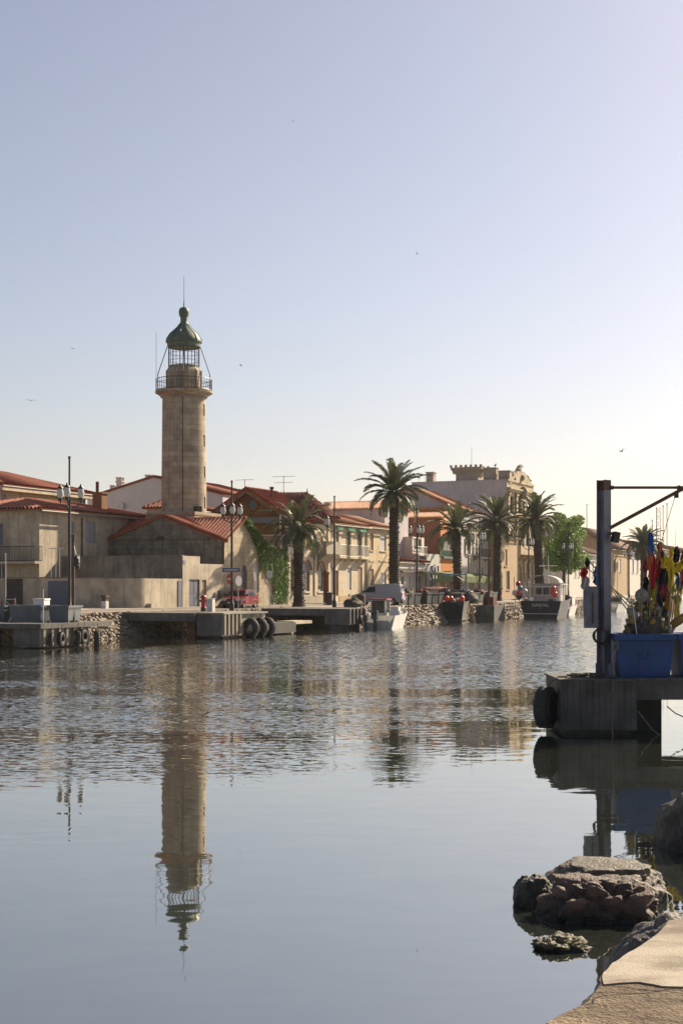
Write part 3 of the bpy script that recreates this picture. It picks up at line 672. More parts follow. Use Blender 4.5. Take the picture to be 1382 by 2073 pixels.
# chalet
def chalet():
    s0, s1, t0, t1 = 128.0, 137.2, 10.9, 18.0; ze, zr = zz(1042, 128, 11), zz(993, 128, 14.4)
    ar = [(577, 1134, 594, 1197, 'none', True), (612, 1136, 627, 1197, 'none', True), (643, 1140, 655.5, 1197, 'none', True)]
    up = [(581, 1062, 592, 1108, 'o:brown_door_wood'), (620, 1072, 630, 1114, 's:brown_door_wood'), (645, 1070, 654, 1098, 's:brown_door_wood')]
    h = cpx(t0, ar+up)
    B = house('chalet', 'ochre chalet with round gable window and arched canal front', s0, s1, t0, t1, ze, zr, 'none', cream, tile, h, sills=False, tr=14.45)
    eg = MB(); eg.poly((s1, t0, ze), (s1, t1, ze), (s1, 14.45, zr)); eg.build('end_gable', cream, B)
    ov = MB()                                                  # deep eaves and verge boards
    k = (zr-ze)/(14.45-t0); e = 1.1
    for sg, tt in ((-1, t0), (1, t1)):
        tip = tt+sg*e if sg < 0 else tt+e
        zt_ = ze-e*k
        ov.add([(s0-.9, tip, zt_), (s0-.9, 14.45, zr), (s0-.9, 14.45, zr-.28), (s0-.9, tip, zt_-.28), (s0-.8, tip, zt_), (s0-.8, 14.45, zr), (s0-.8, 14.45, zr-.28), (s0-.8, tip, zt_-.28)], [[0,1,2,3],[4,5,6,7],[0,1,5,4],[3,2,6,7]])
    ov.build('verge_board', wood_br, B)
    rf = MB(); g = .12
    slope(rf, [(s0-.95, t0-e, ze-e*k+g), (133.2, t0-e, ze-e*k+g), (133.2, 14.45, zr+g), (s0-.95, 14.45, zr+g)])
    slope(rf, [(133.2, t1+e, ze-e*k+g), (s0-.95, t1+e, ze-e*k+g), (s0-.95, 14.45, zr+g), (133.2, 14.45, zr+g)])
    ridge(rf, (s0-.95, 14.45, zr+.2), (133.2, 14.45, zr+.2)); rf.build('main_roof', tile, B)
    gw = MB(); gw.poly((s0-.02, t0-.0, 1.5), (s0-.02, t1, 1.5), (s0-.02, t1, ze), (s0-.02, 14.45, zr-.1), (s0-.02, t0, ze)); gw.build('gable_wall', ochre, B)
    ct = pt(511, s0-.1); cz = zz(1022, s0, ct); rw = MB(); rw.torus((s0-.06, ct, cz), (1, 0, 0), .5, .10, 24, 8); ro = rw.build('round_window', ochre, B, True)
    pn = MB(); pn.poly(*[(s0-.05, ct+.5*math.cos(i*R(15)), cz+.5*math.sin(i*R(15))) for i in range(24)]); pn.build('pane', glass_m, ro)
    bd = MB(); bd.box(s0-.9, t0+.1, zz(1060, s0, 13), s0-.03, t1, zz(1048, s0, 13)); bd.build('awning_beam', slate_blue, B)
    for i, t_ in enumerate((16.6, 15.4, 12.4)):
        w2 = MB(); z_ = zz(1112, s0, t_); w2.box(s0-.06, t_-.42, z_, s0-.024, t_+.42, z_+1.9); w2.build('shutter', wood_br, B)
    g2 = MB(); z_ = zz(1108, 127.5, 13.0); g2.box(126.6, t0, z_-.15, s0-.03, 15.5, z_); bo = g2.build('balcony', beige, B)
    g3 = MB(); railing(g3, [(s0-.05, t0+.05), (126.65, t0+.05), (126.65, 15.4)], z_, z_+1, .2, .03); g3.cyl((126.7, t0+.1, z_), (126.7, t0+.1, z_+2.8), .06); g3.build('railing', rail_w, bo)
    for h_ in h[:3]:
        a, c, b, d = h_[:4]; q = (b-a)/2; m_ = (a+b)/2; top = d-q
        g = MB(); g.poly(*[(a, t0+.17, c), (b, t0+.17, c)]+[(m_+q*math.cos(math.pi*i/10), t0+.17, top+q*math.sin(math.pi*i/10)) for i in range(11)]); wdw = g.build('window', wood_gr, B)
        g = MB()
        for zq in (.12, .4, .66): g.box(a+.1, t0+.14, c+(top-c)*zq, m_-.05, t0+.165, c+(top-c)*(zq+.22)); g.box(m_+.05, t0+.14, c+(top-c)*zq, b-.1, t0+.165, c+(top-c)*(zq+.22))
        g.build('pane', glass_m, wdw)
        g = MB()                                               # brick surround
        arc = [(m_-(q+.16)*math.cos(math.pi*i/10), t0-.03, top+(q+.16)*math.sin(math.pi*i/10)) for i in range(11)]
        g.tube(arc, .11, 6); g.build('arch_surround', mat('brick_red', (.34, .16, .10)), B)
        g = MB(); g.box(a-.12, t0-.1, c-.14, b+.12, t0-.004, c-.01); g.build('sill', white, B)
    sk = MB(); sk.box(s0, t0-.05, 1.5, s1, t0-.004, 2.3); sk.build('plinth', beige, B)
    balcony(B, ps(574, t0), ps(599, t0), t0, zz(1128, 129, t0), 1.0, 1.05, rail_w, cream, .3)
    lb = MB(); a, b = ps(640, t0), ps(669, t0); z_ = zz(1122, 135, t0); lb.box(a, t0-1.0, z_, b, t0-.004, z_+1.15)
    lb.prism([(t0-.004, z_-.75), (t0-.004, z_-.01), (t0-.95, z_-.01)], 'x', a+.2, b-.2); lb.build('loggia_balcony', beige, B)
    for x in (606, 637, 664): c_ = MB(); s_ = ps(x, t0); c_.box(s_-.2, t0-.1, 2.3, s_+.2, t0-.004, ze-.3); c_.build('pilaster', cream, B)
    # pavilion roof at the far end
    pv = MB(); e0, e1, f0, f1 = 133.3, 138.0, t0-.6, 17.6; za = zz(1046, 134, 11); zt_ = zz(999, 135, 13)
    A, D = (135.3, 12.6, zt_), (135.7, 16.0, zt_)
    slope(pv, [(e0, f1, za), (e0, f0, za), A, D]); slope(pv, [(e0, f0, za), (e1, f0, za), (135.7, 12.6, zt_), A]); slope(pv, [(e1, f0, za), (e1, f1, za), D, (135.7, 12.6, zt_)])
    ridge(pv, (135.5, 12.5, zt_+.05), (135.5, 16.0, zt_+.05)); pv.cyl((135.5, 12.5, zt_), (135.5, 12.5, zt_+.5), .09, .02); pv.build('pavilion_roof', tile_dark, B)
    t_ = pt(574, 131); aerial(B, 131, t_, zz(998, 131, t_), 1.5, 2.2, 3)
    fl = MB(); t_ = pt(550, 129.5); fl.cyl((129.5, t_, 10.2), (129.5, t_, zz(990, 129.5, t_)), .12); fl.cyl((129.5, t_, zz(990, 129.5, t_)), (129.5, t_, zz(988, 129.5, t_)+.1), .2); fl.build('flue', rust, B)
    t_ = pt(488, 126.9); a = aerial(B, 127.6, t_, 10.2, 2.2, 1.7, 5)
chalet()
# cream terrace
t0 = 11.0
def cream_houses():
    sa, sb, sc_ = 137.6, ps(741, t0), ps(794, t0); ze = zz(1060, 140, t0)
    hc = cpx(t0, [(679, 1074, 686, 1125, 'o:green'), (700, 1074, 710.5, 1126, 'o:x'), (723, 1074, 733, 1126, 'o:x'),
        (671, 1148, 676, 1204, 'd:grey_shutter_paint'), (678, 1155, 685, 1206, 'd:brown_door_wood'), (700, 1149, 711, 1194, 's:white_shutter_paint'), (724, 1148, 733, 1208, 'd:tan_shutter_wood')])
    for h in hc[:3]: h[4] = 'g'
    B = house('house', 'pale cream house with white balconies under green awnings', sa, sb, t0, 19, ze, zz(1038, 140, 15), 'rs', cream, tile_pale, hc, zb=1.66, o=.4, sills=False)
    for x0, x1 in ((676, 690), (697, 713.5), (720, 737)):
        balcony(B, ps(x0, t0), ps(x1, t0), t0, zz(1128, 142, t0), .6, 1.1)
        a = MB(); p0, p1 = ps(x0+2, t0), ps(x1-2, t0); zt = zz(1068, 142, t0); a.poly((p0, t0-.01, zt), (p1, t0-.01, zt), (p1, t0-.35, zt-.22), (p0, t0-.35, zt-.22)); a.box(p0, t0-.4, zt-.34, p1, t0-.35, zt-.2); a.build('awning', mat('green_awning', (.05, .35, .2), bump=0), B)
    sk = MB(); sk.box(ps(686, t0), t0-.04, 1.6, sb, t0-.004, 2.25); sk.build('plinth', tan, B)
    c = MB(); c.box(sa, t0-.3, ze-.2, sb-.01, t0-.004, ze-.06); c.build('cornice', cream, B)
    hc = cpx(t0, [(748, 1080, 755.5, 1114, 's:tan_shutter_wood'), (769, 1081, 781, 1115, 's:white_shutter_paint'), (748, 1152, 756, 1200, 'd:tan_shutter_wood'), (769, 1160, 781, 1190, 's:white_shutter_paint')])
    B = house('house', 'yellow rendered house with white shutters behind the van', sb+.01, sc_, t0, 19, ze+.05, zz(1038, 140, 15)+.05, 'rs', yellow, tile_pale, hc, zb=1.66, o=.35)
    c = MB(); c.box(sb+.02, t0-.3, ze-.15, sc_, t0-.004, ze-.01); c.box(ps(747, t0), t0-.06, zz(1137, 148, t0), ps(757, t0), t0-.004, zz(1134, 148, t0)); c.box(ps(767, t0), t0-.06, zz(1137, 150, t0), ps(783, t0), t0-.004, zz(1134, 150, t0)); c.build('cornice', yellow, B)
    p = MB(); p.cyl((sb+.1, t0-.08, 1.7), (sb+.1, t0-.08, ze-.2), .05); p.build('drainpipe', tan, B)
cream_houses()
B = house('house', 'grey house with sunlit pale tile roof behind the cream terrace', 155, 162, 12.6, 20.5, zz(1031, 155, 16), zz(1018, 158, 16), 'rt', greywall, tile_pale, o=.3)
chimney(B, 154, 18.6, 9, zz(1017, 154, 18.6), .5, .5, beige)
B = house('house', 'low white shop house with a brown awning strip and red lean-to roof', ps(800, t0), ps(862, t0), t0, 17, zz(1137, 158, t0), zz(1118, 158, t0)+.3, 'shed', white, tile_dark,
      cpx(t0, [(811, 1166, 818, 1206, 'g'), (822, 1166, 830, 1206, 'b:white_shutter_paint'), (833, 1166, 843, 1206, 'b:white_shutter_paint'), (846, 1166, 852, 1206, 'g')]), zb=1.66, o=.3)
a = MB(); a.box(ps(806, t0), t0-.5, zz(1159, 158, t0), ps(861, t0), t0-.004, zz(1156, 158, t0)); a.build('awning', wood_br, B)
s_ = ps(834, 11.6)
B = house('house', 'narrow white upper house with a balcony before the shade darkened orange wall', s_, ps(858, 11.6), 11.6, 15.6, zz(1086, 160, 11.6), 0, 'flat', white, tile, cpx(11.6, [(837, 1091, 853, 1113, 'g')]), zb=5.8)
balcony(B, s_, ps(857, 11.6), 11.6, zz(1121, 160, 11.6), .5, .8, rail_w, white, .18)
B = house('house', 'low pale house with blue shutters beside the orange house', ps(862, t0)+.02, ps(891, t0), t0, 16, zz(1122, 166, t0), 0, 'flat', mat('pale_green_plaster', (.60, .60, .54), streak=.3, var=.1), tile,
      cpx(t0, [(870, 1146, 876, 1188, 's:blue_shutter_paint'), (878, 1148, 882, 1184, 'g'), (884, 1146, 888, 1188, 's:blue_shutter_paint')]), zb=1.66)
so = ps(891, t0)+.02
hc = cpx(t0, [(899, 1088, 918, 1128, 'o:green_shutter_paint'), (898, 1156, 913, 1196, 'd:brown_door_wood')])
B = house('house', 'orange house with tall green shutters and shade darkened side wall', so, ps(940, t0), t0, 20, zz(1049, 168, 15), zz(1033, 171, 15), 'rt', orange, tile_pale, hc, zb=1.66, o=.25)
sw = MB(); sw.box(so-.06, t0+.02, 1.5, so-.004, 20, zz(1049, 168, 15)-.12); sw.build('side_wall', shade_orange, B)  # sheet over the orange wall, its shade painted in
dm = MB(); dm.box(so+3.0, t0+.05, zz(1049, 168, 15)-.3, ps(940, t0)-.1, 14.5, zz(1027, 172, 11)); dm.build('attic_wall', orange, B)
cb = MB(); cb.box(ps(893, t0), t0-.3, zz(1129, 170, t0)-.1, ps(921, t0), t0-.004, zz(1129, 170, t0)); railing(cb, [(ps(893, t0), t0-.25), (ps(921, t0), t0-.25)], zz(1129, 170, t0), zz(1114, 170, t0), .12, .02); cb.build('balcony', wood_g, B)
B = house('house', 'tall grey gabled house with a long orange verge above the orange house', 174, 182, 10.6, 22.8, zz(1034, 174, 11), zz(990, 174, 16.7), 'rs', greywall, tile_pale, o=.35, zb=1.66)
s1 = ps(940, t0); s2 = ps(981, t0)
B = house('house', 'beige balcony house with a grey slate roof behind the palms', s1+.05, s2, 10.5, 20, zz(1066, 180, 10.5), zz(1018, 180, 15), 'rs', beige, slate,
      cpx(10.5, [(945, 1084, 951, 1122, 'o:white_shutter_paint'), (959, 1084, 965, 1124, 'g'), (971, 1084, 976, 1124, 'g'), (960, 1150, 966, 1190, 'g'), (971, 1150, 977, 1190, 'g')]), zb=1.66, o=.3)
balcony(B, ps(956, 10.6), ps(980, 10.6), 10.5, zz(1128, 180, 10.5), .7, 1.0, dkmetal, beige)
house('house', 'tan two storey house beside the ornate mansion', s2+.05, 193.4, 9.4, 17, zz(1086, 188, 9.4), zz(1072, 188, 13), 'rs', tan, tile_pale,
      cpx(9.4, [(1008, 1118, 1014, 1146, 's:white_shutter_paint'), (1020, 1112, 1026, 1146, 'b:tan_shutter_wood'), (1010, 1160, 1016, 1194, 'd:grey_shutter_paint'), (1024, 1156, 1031, 1194, 'g')]), zb=1.66, o=.3)
# ornate mansion
def mansion():
    s0, s1, t0, t1 = 193.8, 206.6, 11.0, 24.0; zt = zz(972, s0, t0)
    B = bank('mansion', 'large grey walled mansion with a carved stone canal facade', 'mansion', s0, t0, 1.66)
    q = lambda x: ps(x, t0); sc_ = (s0+s1)/2; Z = lambda y, s=200: zz(y, s, t0)
    hc = []
    for x0, x1 in ((1031, 1040), (1047, 1056), (1063, 1071)):
        hc += [(x0, 1068, x1, 1108, 'none', True), (x0+1, 1005, x1-1, 1040, 'none'), (x0, 1140, x1, 1192, 'none', True)]
    hc = cpx(t0, hc)
    m = MB(); wall(m, PC(t0), s0, s1, 1.5, zt-.05, hc, .3)
    m.build('facade', stone, B)
    g = MB(); g.poly((s0, t0+.01, 1.5), (s0, t1, 1.5), (s0, t1, zt), (s0, t0+.01, zt)); g.poly((s0, t1, 1.5), (s1, t1, 1.5), (s1, t1, zt), (s0, t1, zt)); g.poly((s1, t0+.01, 1.5), (s1, t1, 1.5), (s1, t1, zt), (s1, t0+.01, zt))
    g.poly((s0, t0, zt-.2), (s1, t0, zt-.2), (s1, t1, zt-.2), (s0, t1, zt-.2)); g.box(s0-.06, t0+.2, zt, s0+.3, t1, zt+.12); g.build('side_wall', greywall, B)
    for h in hc: gl = MB(); gl.poly((h[0], t0+.28, h[1]), (h[2], t0+.28, h[1]), (h[2], t0+.28, h[3]), (h[0], t0+.28, h[3])); gl.build('window', wood_tan if h[3] < 9 else glass_m, B)
    c = MB()
    for y in (1000, 1052): c.box(s0-.05, t0-.35, Z(y), s1+.05, t0-.004, Z(y)+.3); c.box(s0-.1, t0-.55, Z(y)+.303, s1+.1, t0-.004, Z(y)+.5)
    c.build('cornice', stone, B)
    for x in (1027, 1043.5, 1059.5, 1077):
        p = MB(); s = q(x); p.box(s-.35, t0-.22, 1.6, s+.35, t0-.004, Z(1001)); p.box(s-.45, t0-.32, Z(1006), s+.45, t0-.224, Z(1003)); p.box(s-.45, t0-.3, Z(1062), s+.45, t0-.224, Z(1055)); p.build('pilaster', stone, B)
    b = MB(); a, e = q(1031), q(1080); z = Z(1124); b.box(a, t0-1.5, z, e, t0-.25, z+.22)
    b.box(a, t0-1.5, z+.223, e, t0-1.3, z+1.15); b.box(a, t0-1.3, z+.223, a+.2, t0-.25, z+1.15)
    for i in range(5): s = a+.3+(e-a-.6)*i/4; b.prism([(t0-.25, z-1.1), (t0-.25, z-.01), (t0-1.4, z-.01)], 'x', s-.2, s+.2)
    b.build('balcony', stone, B)
    # curved broken pediment with a crowning scroll
    p = MB(); base = zt-.05
    out = [(s0+.2, base), (s1-.2, base), (s1-.2, base+.5), (s1-1.6, base+.6), (s1-2.4, base+1.3), (s1-3.2, base+1.9), (sc_+2.2, base+2.6), (sc_+1.6, base+3.2), (sc_+.5, base+3.3), (sc_-1.6, base+3.2), (sc_-2.2, base+2.6), (s0+3.2, base+1.9), (s0+2.4, base+1.3), (s0+1.6, base+.6), (s0+.2, base+.5)]
    out = [(u_, base+(v_-base)*.5) for u_, v_ in out]; p.prism(out, 'y', t0-.15, t0+.7); p.build('pediment', stone, B)
    k = MB()
    for i, (rr, zq, so_) in enumerate(((.95, .3, -.2), (.85, .9, 0), (.75, 1.5, .15), (.6, 2.0, .5), (.35, 2.3, 1.1))): k.ball((sc_+so_*1.4, t0+.25, base+1.5+zq*.42), rr*.5, 10, 7)
    for sg in (-1, 1):
        u_ = MB(); u_.ball((sc_+sg*3.6, t0+.2, base+1.1), .36, 10, 7); u_.build('scroll', stone, B, True); u_ = MB(); u_.lathe([(.25, base+.25), (.35, base+.45), (.2, base+.6), (.36, base+.85), (.08, base+1.1)], 10, (sc_+sg*5.3, t0+.3)); u_.build('urn', stone, B, True)
    k.build('carved_crest', stone, B, True); k = MB(); k.ball((sc_, t0-.15, base+.8), .45, 12, 8); k.build('medallion', stone, B, True); k = MB(); k.ball((sc_, t0-.4, Z(1001)+.2), .6, 10, 8, 1.5); k.build('cartouche', stone, B, True)
    for x, y, w_ in ((872, 956, 1.0), (993, 947, 1.7), (1022, 953, 1.5)):
        s = s0+1.5; t = pt(x, s); ch = chimney(B, s, t, zt-.3, zz(y, s, t), 1.1, w_, beige)
    s = s0+2.2; ta, tb = pt(973, s), pt(928, s); k = MB(); z0, z1, z2 = zt-.3, zz(962, s, ta), zz(944, s, ta)
    sa, sb = s-1.2, s+1.2
    k.box(sa, ta, z0, sb, tb, z1)
    k.add([(sa, ta, z1+.002), (sb, ta, z1+.002), (sb, tb, z1+.002), (sa, tb, z1+.002), (sa-.5, ta-.5, z2-.5), (sb+.5, ta-.5, z2-.5), (sb+.5, tb+.5, z2-.5), (sa-.5, tb+.5, z2-.5)], [[0,1,5,4],[1,2,6,5],[2,3,7,6],[3,0,4,7],[4,5,6,7]])
    k.box(sa-.55, ta-.55, z2-.498, sb+.55, tb+.55, z2-.2)
    for i in range(7):
        t = ta-.5+(tb-ta+1)*i/6
        for s_ in (sa-.4, sb+.4): k.box(s_-.14, t-.16, z2-.2, s_+.14, t+.16, z2+.12)
    for i in range(9): t = ta-.3+(tb-ta+.6)*i/8; k.prism([(sa-.02, z1+.1), (sa-.5, z2-.5), (sa-.02, z2-.5)], 'y', t-.08, t+.08)
    k.build('crenellated_turret', beige, B)
    a = MB(); t = pt(954, s); a.cyl((s, t, z2-.2), (s, t, zz(905, s, t)), .03, .015); a.build('lightning_rod', dkmetal, B)
    r_ = MB(); railing(r_, [(s0+.5, pt(845, s0)), (s0+.5, pt(868, s0))], zt, zt+1.1, .6, .03); r_.build('roof_railing', dkmetal, B)
mansion()
# further along the quay
B = house('house', 'long white house with fluted walls beyond the round tree', 222, 247, 11, 22, zz(1118, 232, 11), zz(1092, 232, 16), 'rs', white, tile_brown,
      cpx(11, [(1162+i*7, 1136, 1165.5+i*7, 1168, 's:white_shutter_paint') for i in range(7)]), zb=1.66, o=.5)
house('house', 'tall brown roofed house with a gable end behind the crane post', 240, 252, 17, 32, zz(1071, 240, 24), zz(1048, 246, 24), 'rt', greywall, tile_brown, o=.4, zb=1.66)
house('house', 'ochre house with pale window frames right of the crane post', 254, 268, 11, 22, zz(1110, 262, 11), zz(1072, 262, 16), 'rs', tan, tile_brown,
      cpx(11, [(1240, 1132, 1245, 1158, 'g'), (1252, 1132, 1256, 1158, 's:white_shutter_paint')]), zb=1.66, o=.5)
house('house', 'white house with tall windows behind the far palm', 269, 290, 11, 23, zz(1118, 280, 11), zz(1090, 280, 17), 'rs', white, tile_brown,
      cpx(11, [(1278+i*9, 1134, 1282+i*9, 1160, 's:grey_shutter_paint') for i in range(4)]), zb=1.66, o=.5)
B = house('house', 'hazy beige house at the far end of the quay', 291, 325, 11, 24, zz(1116, 305, 11), zz(1098, 305, 17), 'rs', beige, tile_brown,
      cpx(11, [(1326+i*10, 1134, 1330+i*10, 1160, 's:white_shutter_paint') for i in range(4)]), zb=1.66, o=.5)
B = house('house', 'grey flat roofed block behind the flags on the far right', 300, 320, 26, 38, zz(1090, 300, 28), 0, 'flat', greywall, tile_brown, zb=1.66)
house('house', 'last low house of the quay at the right edge', 326, 380, 11, 24, zz(1125, 340, 11), zz(1106, 340, 17), 'rs', cream, tile_brown, zb=1.66, o=.5)
# ------------------------------------------------------------------ jetties on the far bank
def jetties():
    B = bank('concrete_jetty', 'ribbed concrete jetty hung with tyres under the fish tubs, nearest on the far bank', 'jetty', 76.4, 0, 0)
    m = MB(); m.box(76.4, 0, .06, 80.8, 1.6, .98)
    for i in range(7): s = 76.6+i*.66; m.box(s-.09, -.13, .12, s+.09, -.003, .98)
    m.box(77.2, .3, -1, 80.2, 1.3, .06); m.build('pier_block', concrete, B)
    f = MB(); f.box(76.36, .06, .10, 76.397, 1.58, .96); f.build('shade_face', dark_concrete, B)  # thin dark sheet painting the shade on the block's viewer side
    d = MB(); d.box(76.2, -.18, .983, 82.6, 5.3, 1.22); d.build('deck', dark_concrete, B)
    B = bank('concrete_jetty', 'long dark slab jetty with big tractor tyres in front of the stone house', 'jetty', 92, 0, 0)
    d = MB(); d.box(92.0, .01, 1.0, 100.2, 5.3, 1.46); d.box(91.94, -.05, 1.2, 91.997, 5.3, 1.5); d.box(92.0, .01, 1.463, 100.2, 5.3, 1.5); d.build('deck', dark_concrete, B)
    m = MB(); m.box(92.3, -1.7, .12, 98.0, 0, 1.42); m.box(93.0, -1.4, -1, 97, -.3, .12); m.box(92.2, -1.85, 1.423, 98.1, .005, 1.52)
    for i in range(5): s = 92.45+i*.5; m.box(s-.1, -1.83, .2, s+.1, -1.703, 1.42)
    m.build('pier_block', concrete, B)
    f = MB(); f.box(92.25, -1.66, .13, 92.297, -.02, 1.4); f.build('shade_face', dark_concrete, B)  # shade of the block's viewer side, painted as a dark sheet
    q = MB(); q.box(93.5, .8, -1, 99.5, 1.3, .998); q.build('brick_pier', mat('old_brick', (.36, .2, .12), kind='brick', size=(.3, .12), var=.4), B)
    q = MB(); q.box(98.02, -1.7, .08, 102.6, 0, .74); q.build('low_landing', black_concrete, B)
    q = MB(); q.box(102.65, -1.5, .60, 105.6, -.2, .80); q.box(103, -1.2, -.5, 103.3, -.4, .6); q.build('landing_slab', pale, B)
    B = bank('concrete_jetty', 'flat slab jetty in front of the ivy house ending in a concrete block', 'jetty', 111, 0, 0)
    d = MB(); d.box(111.0, .01, 1.0, 117.4, 5.3, 1.5); d.build('deck', dark_concrete, B)
    q = MB(); q.box(111.15, -1.8, .35, 114.3, 0, 1.5); q.box(111.6, -1.5, -1, 114, -.2, .35)
    for i in range(5): s = 111.35+i*.68; q.box(s-.1, -1.92, .4, s+.1, -1.803, 1.49)
    q.build('end_block', dark_concrete, B)
jetties()
def tyre(label, loc, ax, R0=.42, r=.15, grp='tyre fenders along the far jetties', rope=None):
    o = bpy.data.objects.new('tyre_fender', None); C.objects.link(o); o.location = loc; tag(o, label, 'tyre', grp)
    m = MB(); m.torus((0, 0, 0), ax, R0, r, 28, 10); a = Vector(ax).normalized(); e = a.orthogonal().normalized(); g = a.cross(e)
    for i in range(28):
        q = 2*math.pi*i/28; u = e*math.cos(q)+g*math.sin(q); m.cyl(u*(R0+r*.8)-a*r*.8, u*(R0+r*.8)+a*r*.8, .03, n=4)
    m.build('tread', rubber, o, False)
    m = MB(); m.tube(rope or [(0, 0, R0), (.03, 0, R0+.25), (.05, .02, R0+.5)], .018, 5); m.build('rope', rope_m, o)
    return o
nT = (W(0, -1)-W(0, 0)); aT = (W(1, 0)-W(0, 0))
for i, (s, z, rr, tl) in enumerate(((76.9, .42, .34, .5), (77.75, .44, .36, .25), (79.2, .46, .40, .9), (79.75, .5, .38, .1), (81.0, .36, .42, .7))):
    ax = (nT+aT*tl).normalized()
    tyre(('dark tyre at the near corner of the ribbed jetty', 'white rimmed tyre beside the jetty corner tyre', 'large shadowed tyre mid way along the ribbed jetty', 'tyre seen face on in the middle of the ribbed jetty', 'last tyre at the far end of the ribbed jetty')[i], W(s, -.30, z), ax, rr*.72, rr*.3)
for i, s in enumerate((95.2, 96.4, 97.5)):
    tyre(('dark big tyre left in the shade on the slab jetty', 'big tractor tyre with worn grey tread, middle one of the slab jetty', 'big tractor tyre at the outer end of the slab jetty')[i], W(s, -2.12, .55), (aT+nT*.35).normalized(), .44, .19)
# ------------------------------------------------------------------ plastic fish tubs
def tub(label, loc, rz, m, L=1.15, w_=1.0, h=.82, grp='fish tubs on the far quay', name='fish_tub'):
    o = thing(name, label, 'tub', loc, rz, grp); k = .09
    b = MB()
    P = lambda q, z: [(-L/2+q, -w_/2+q, z), (L/2-q, -w_/2+q, z), (L/2-q, w_/2-q, z), (-L/2+q, w_/2-q, z)]
    r = [P(k, .08), P(.03, h-.1), P(.075, h-.1), P(k+.05, .14)]
    b.add(sum(r, []), [[j*4+i, j*4+(i+1) % 4, j*4+4+(i+1) % 4, j*4+4+i] for j in range(3) for i in range(4)]+[[3, 2, 1, 0], [12, 13, 14, 15]])
    for x in (-L*.33, 0, L*.33): b.box(x-.08, -w_/2+k+.02, 0, x+.08, w_/2-k-.02, .082)
    b.build('body', m, o)
    f = MB()
    for x0, y0, x1, y1 in ((-L/2-.03, -w_/2-.03, L/2+.03, -w_/2+.06), (-L/2-.03, w_/2-.06, L/2+.03, w_/2+.03), (-L/2-.03, -w_/2+.06, -L/2+.06, w_/2-.06), (L/2-.06, -w_/2+.06, L/2+.03, w_/2-.06)): f.box(x0, y0, h-.11, x1, y1, h)
    f.build('rim', m, o); return o
tubs = [(79.6, .72, 1.22, 'wide grey blue fish tub next to the lamp post on the ribbed jetty'), (79.5, 2.25, 1.22, 'grey blue fish tub under the white foam box'),
        (79.9, 3.5, 1.22, 'lighter grey fish tub beside the foam box tub'), (79.7, 4.75, 1.22, 'grey blue fish tub cut by the left edge of the picture')]
for i, (s, t, z, lb) in enumerate(tubs): tub(lb, W(s, t, z), TH+R((2, -3, 4, 0)[i]), tub_grey if i != 2 else mat('grey_plastic', (.19, .22, .24), rough=.55, bump=0), 1.3 if i == 0 else 1.1, 1.25 if i == 0 else 1.12, .88)
fb = MB(); fb.box(-.4, -.3, 0, .4, .3, .26); fb.box(-.43, -.33, .262, .43, .33, .34)
tag(fb.build('foam_box', foam, None, False, W(79.5, 2.1, 2.105), TH+.25), 'white foam fish box on a grey tub', 'box')
dk_tub = mat('dark_grey_plastic', (.055, .06, .068), rough=.6, var=.25, scale=2, bump=0)
proto = None
spots = [(131.5+i*2.05, 2.0+(i % 3)*.15) for i in range(14)]
for i, (s, t) in enumerate(spots):
    lb = 'dark fish tub in the long row on the quay behind the moored boats'
    if proto is None: proto = tub(lb, W(s, t, 1.5), TH, dk_tub, 1.35, 1.1, 1.05, 'dark fish tubs in a row behind the boats')
    else: dup(proto, W(s, t, 1.5+(0, .02)[i % 2]), TH+rnd.uniform(-.08, .08))
# ------------------------------------------------------------------ lamp posts
def lamp(label, s, t=2.0, arms=(0, 1, 2)):
    B = thing('street_lamp', label, 'street lamp', W(s, t, 1.5), 0, 'tall three globe street lamps along the quay')
    m = MB(); m.lathe([(.16, 0), (.16, .5), (.11, .56), (.085, 1.2), (.075, 6.2), (.055, 6.3), (.05, 8.4), (.075, 8.45), (.075, 8.52), (.01, 8.56)], 12)
    m.build('pole', dkmetal, B, True)
    for i in arms:
        a = R(120*i+30); u = Vector((math.cos(a), math.sin(a), 0))
        m = MB(); m.tube([u*.07+Vector((0, 0, 5.75)), u*.35+Vector((0, 0, 5.85)), u*.62+Vector((0, 0, 6.0)), u*.64+Vector((0, 0, 6.2))], .03, 6); m.cyl(u*.64+Vector((0, 0, 6.15)), u*.64+Vector((0, 0, 6.32)), .09, .12, 10); ar = m.build('arm', dkmetal, B)
        g = MB(); p = u*.64; g.lathe([(.1, 6.33), (.16, 6.42), (.19, 6.56), (.175, 6.68), (.13, 6.82)], 16, (p.x, p.y)); g.build('globe', globe_m, ar, True)
        c_ = MB(); c_.lathe([(.17, 6.83), (.15, 6.90), (.07, 6.96), (.04, 7.06), (.005, 7.08)], 12, (p.x, p.y)); c_.build('cap', dkmetal, ar, True)
    return B
lamps = [(81.9, 'lamp post behind the fish tubs on the left'), (100.6, 'lamp post carrying a blue arrow sign beside the red car'), (117.5, 'lamp post between the leaning palm and the cream house'),
         (135.8, 'lamp post in front of the narrow white house'), (154, 'lamp post in front of the beige balcony house'), (172, 'lamp post in front of the carved mansion'), (190, 'lamp post before the round tree'), (226, 'far lamp post behind the crane post')]
L0 = lamp('tall dark three globe '+lamps[0][1], lamps[0][0])
lamp('plain dark pole with a single small globe '+lamps[2][1][10:], 117.5, 2.0, (1,))
for s, lb in lamps[1:2]+lamps[3:]: dup(L0, W(s, 2.0, 1.5), R(rnd.choice((10, 18, 8))), 'tall dark three globe '+lb)
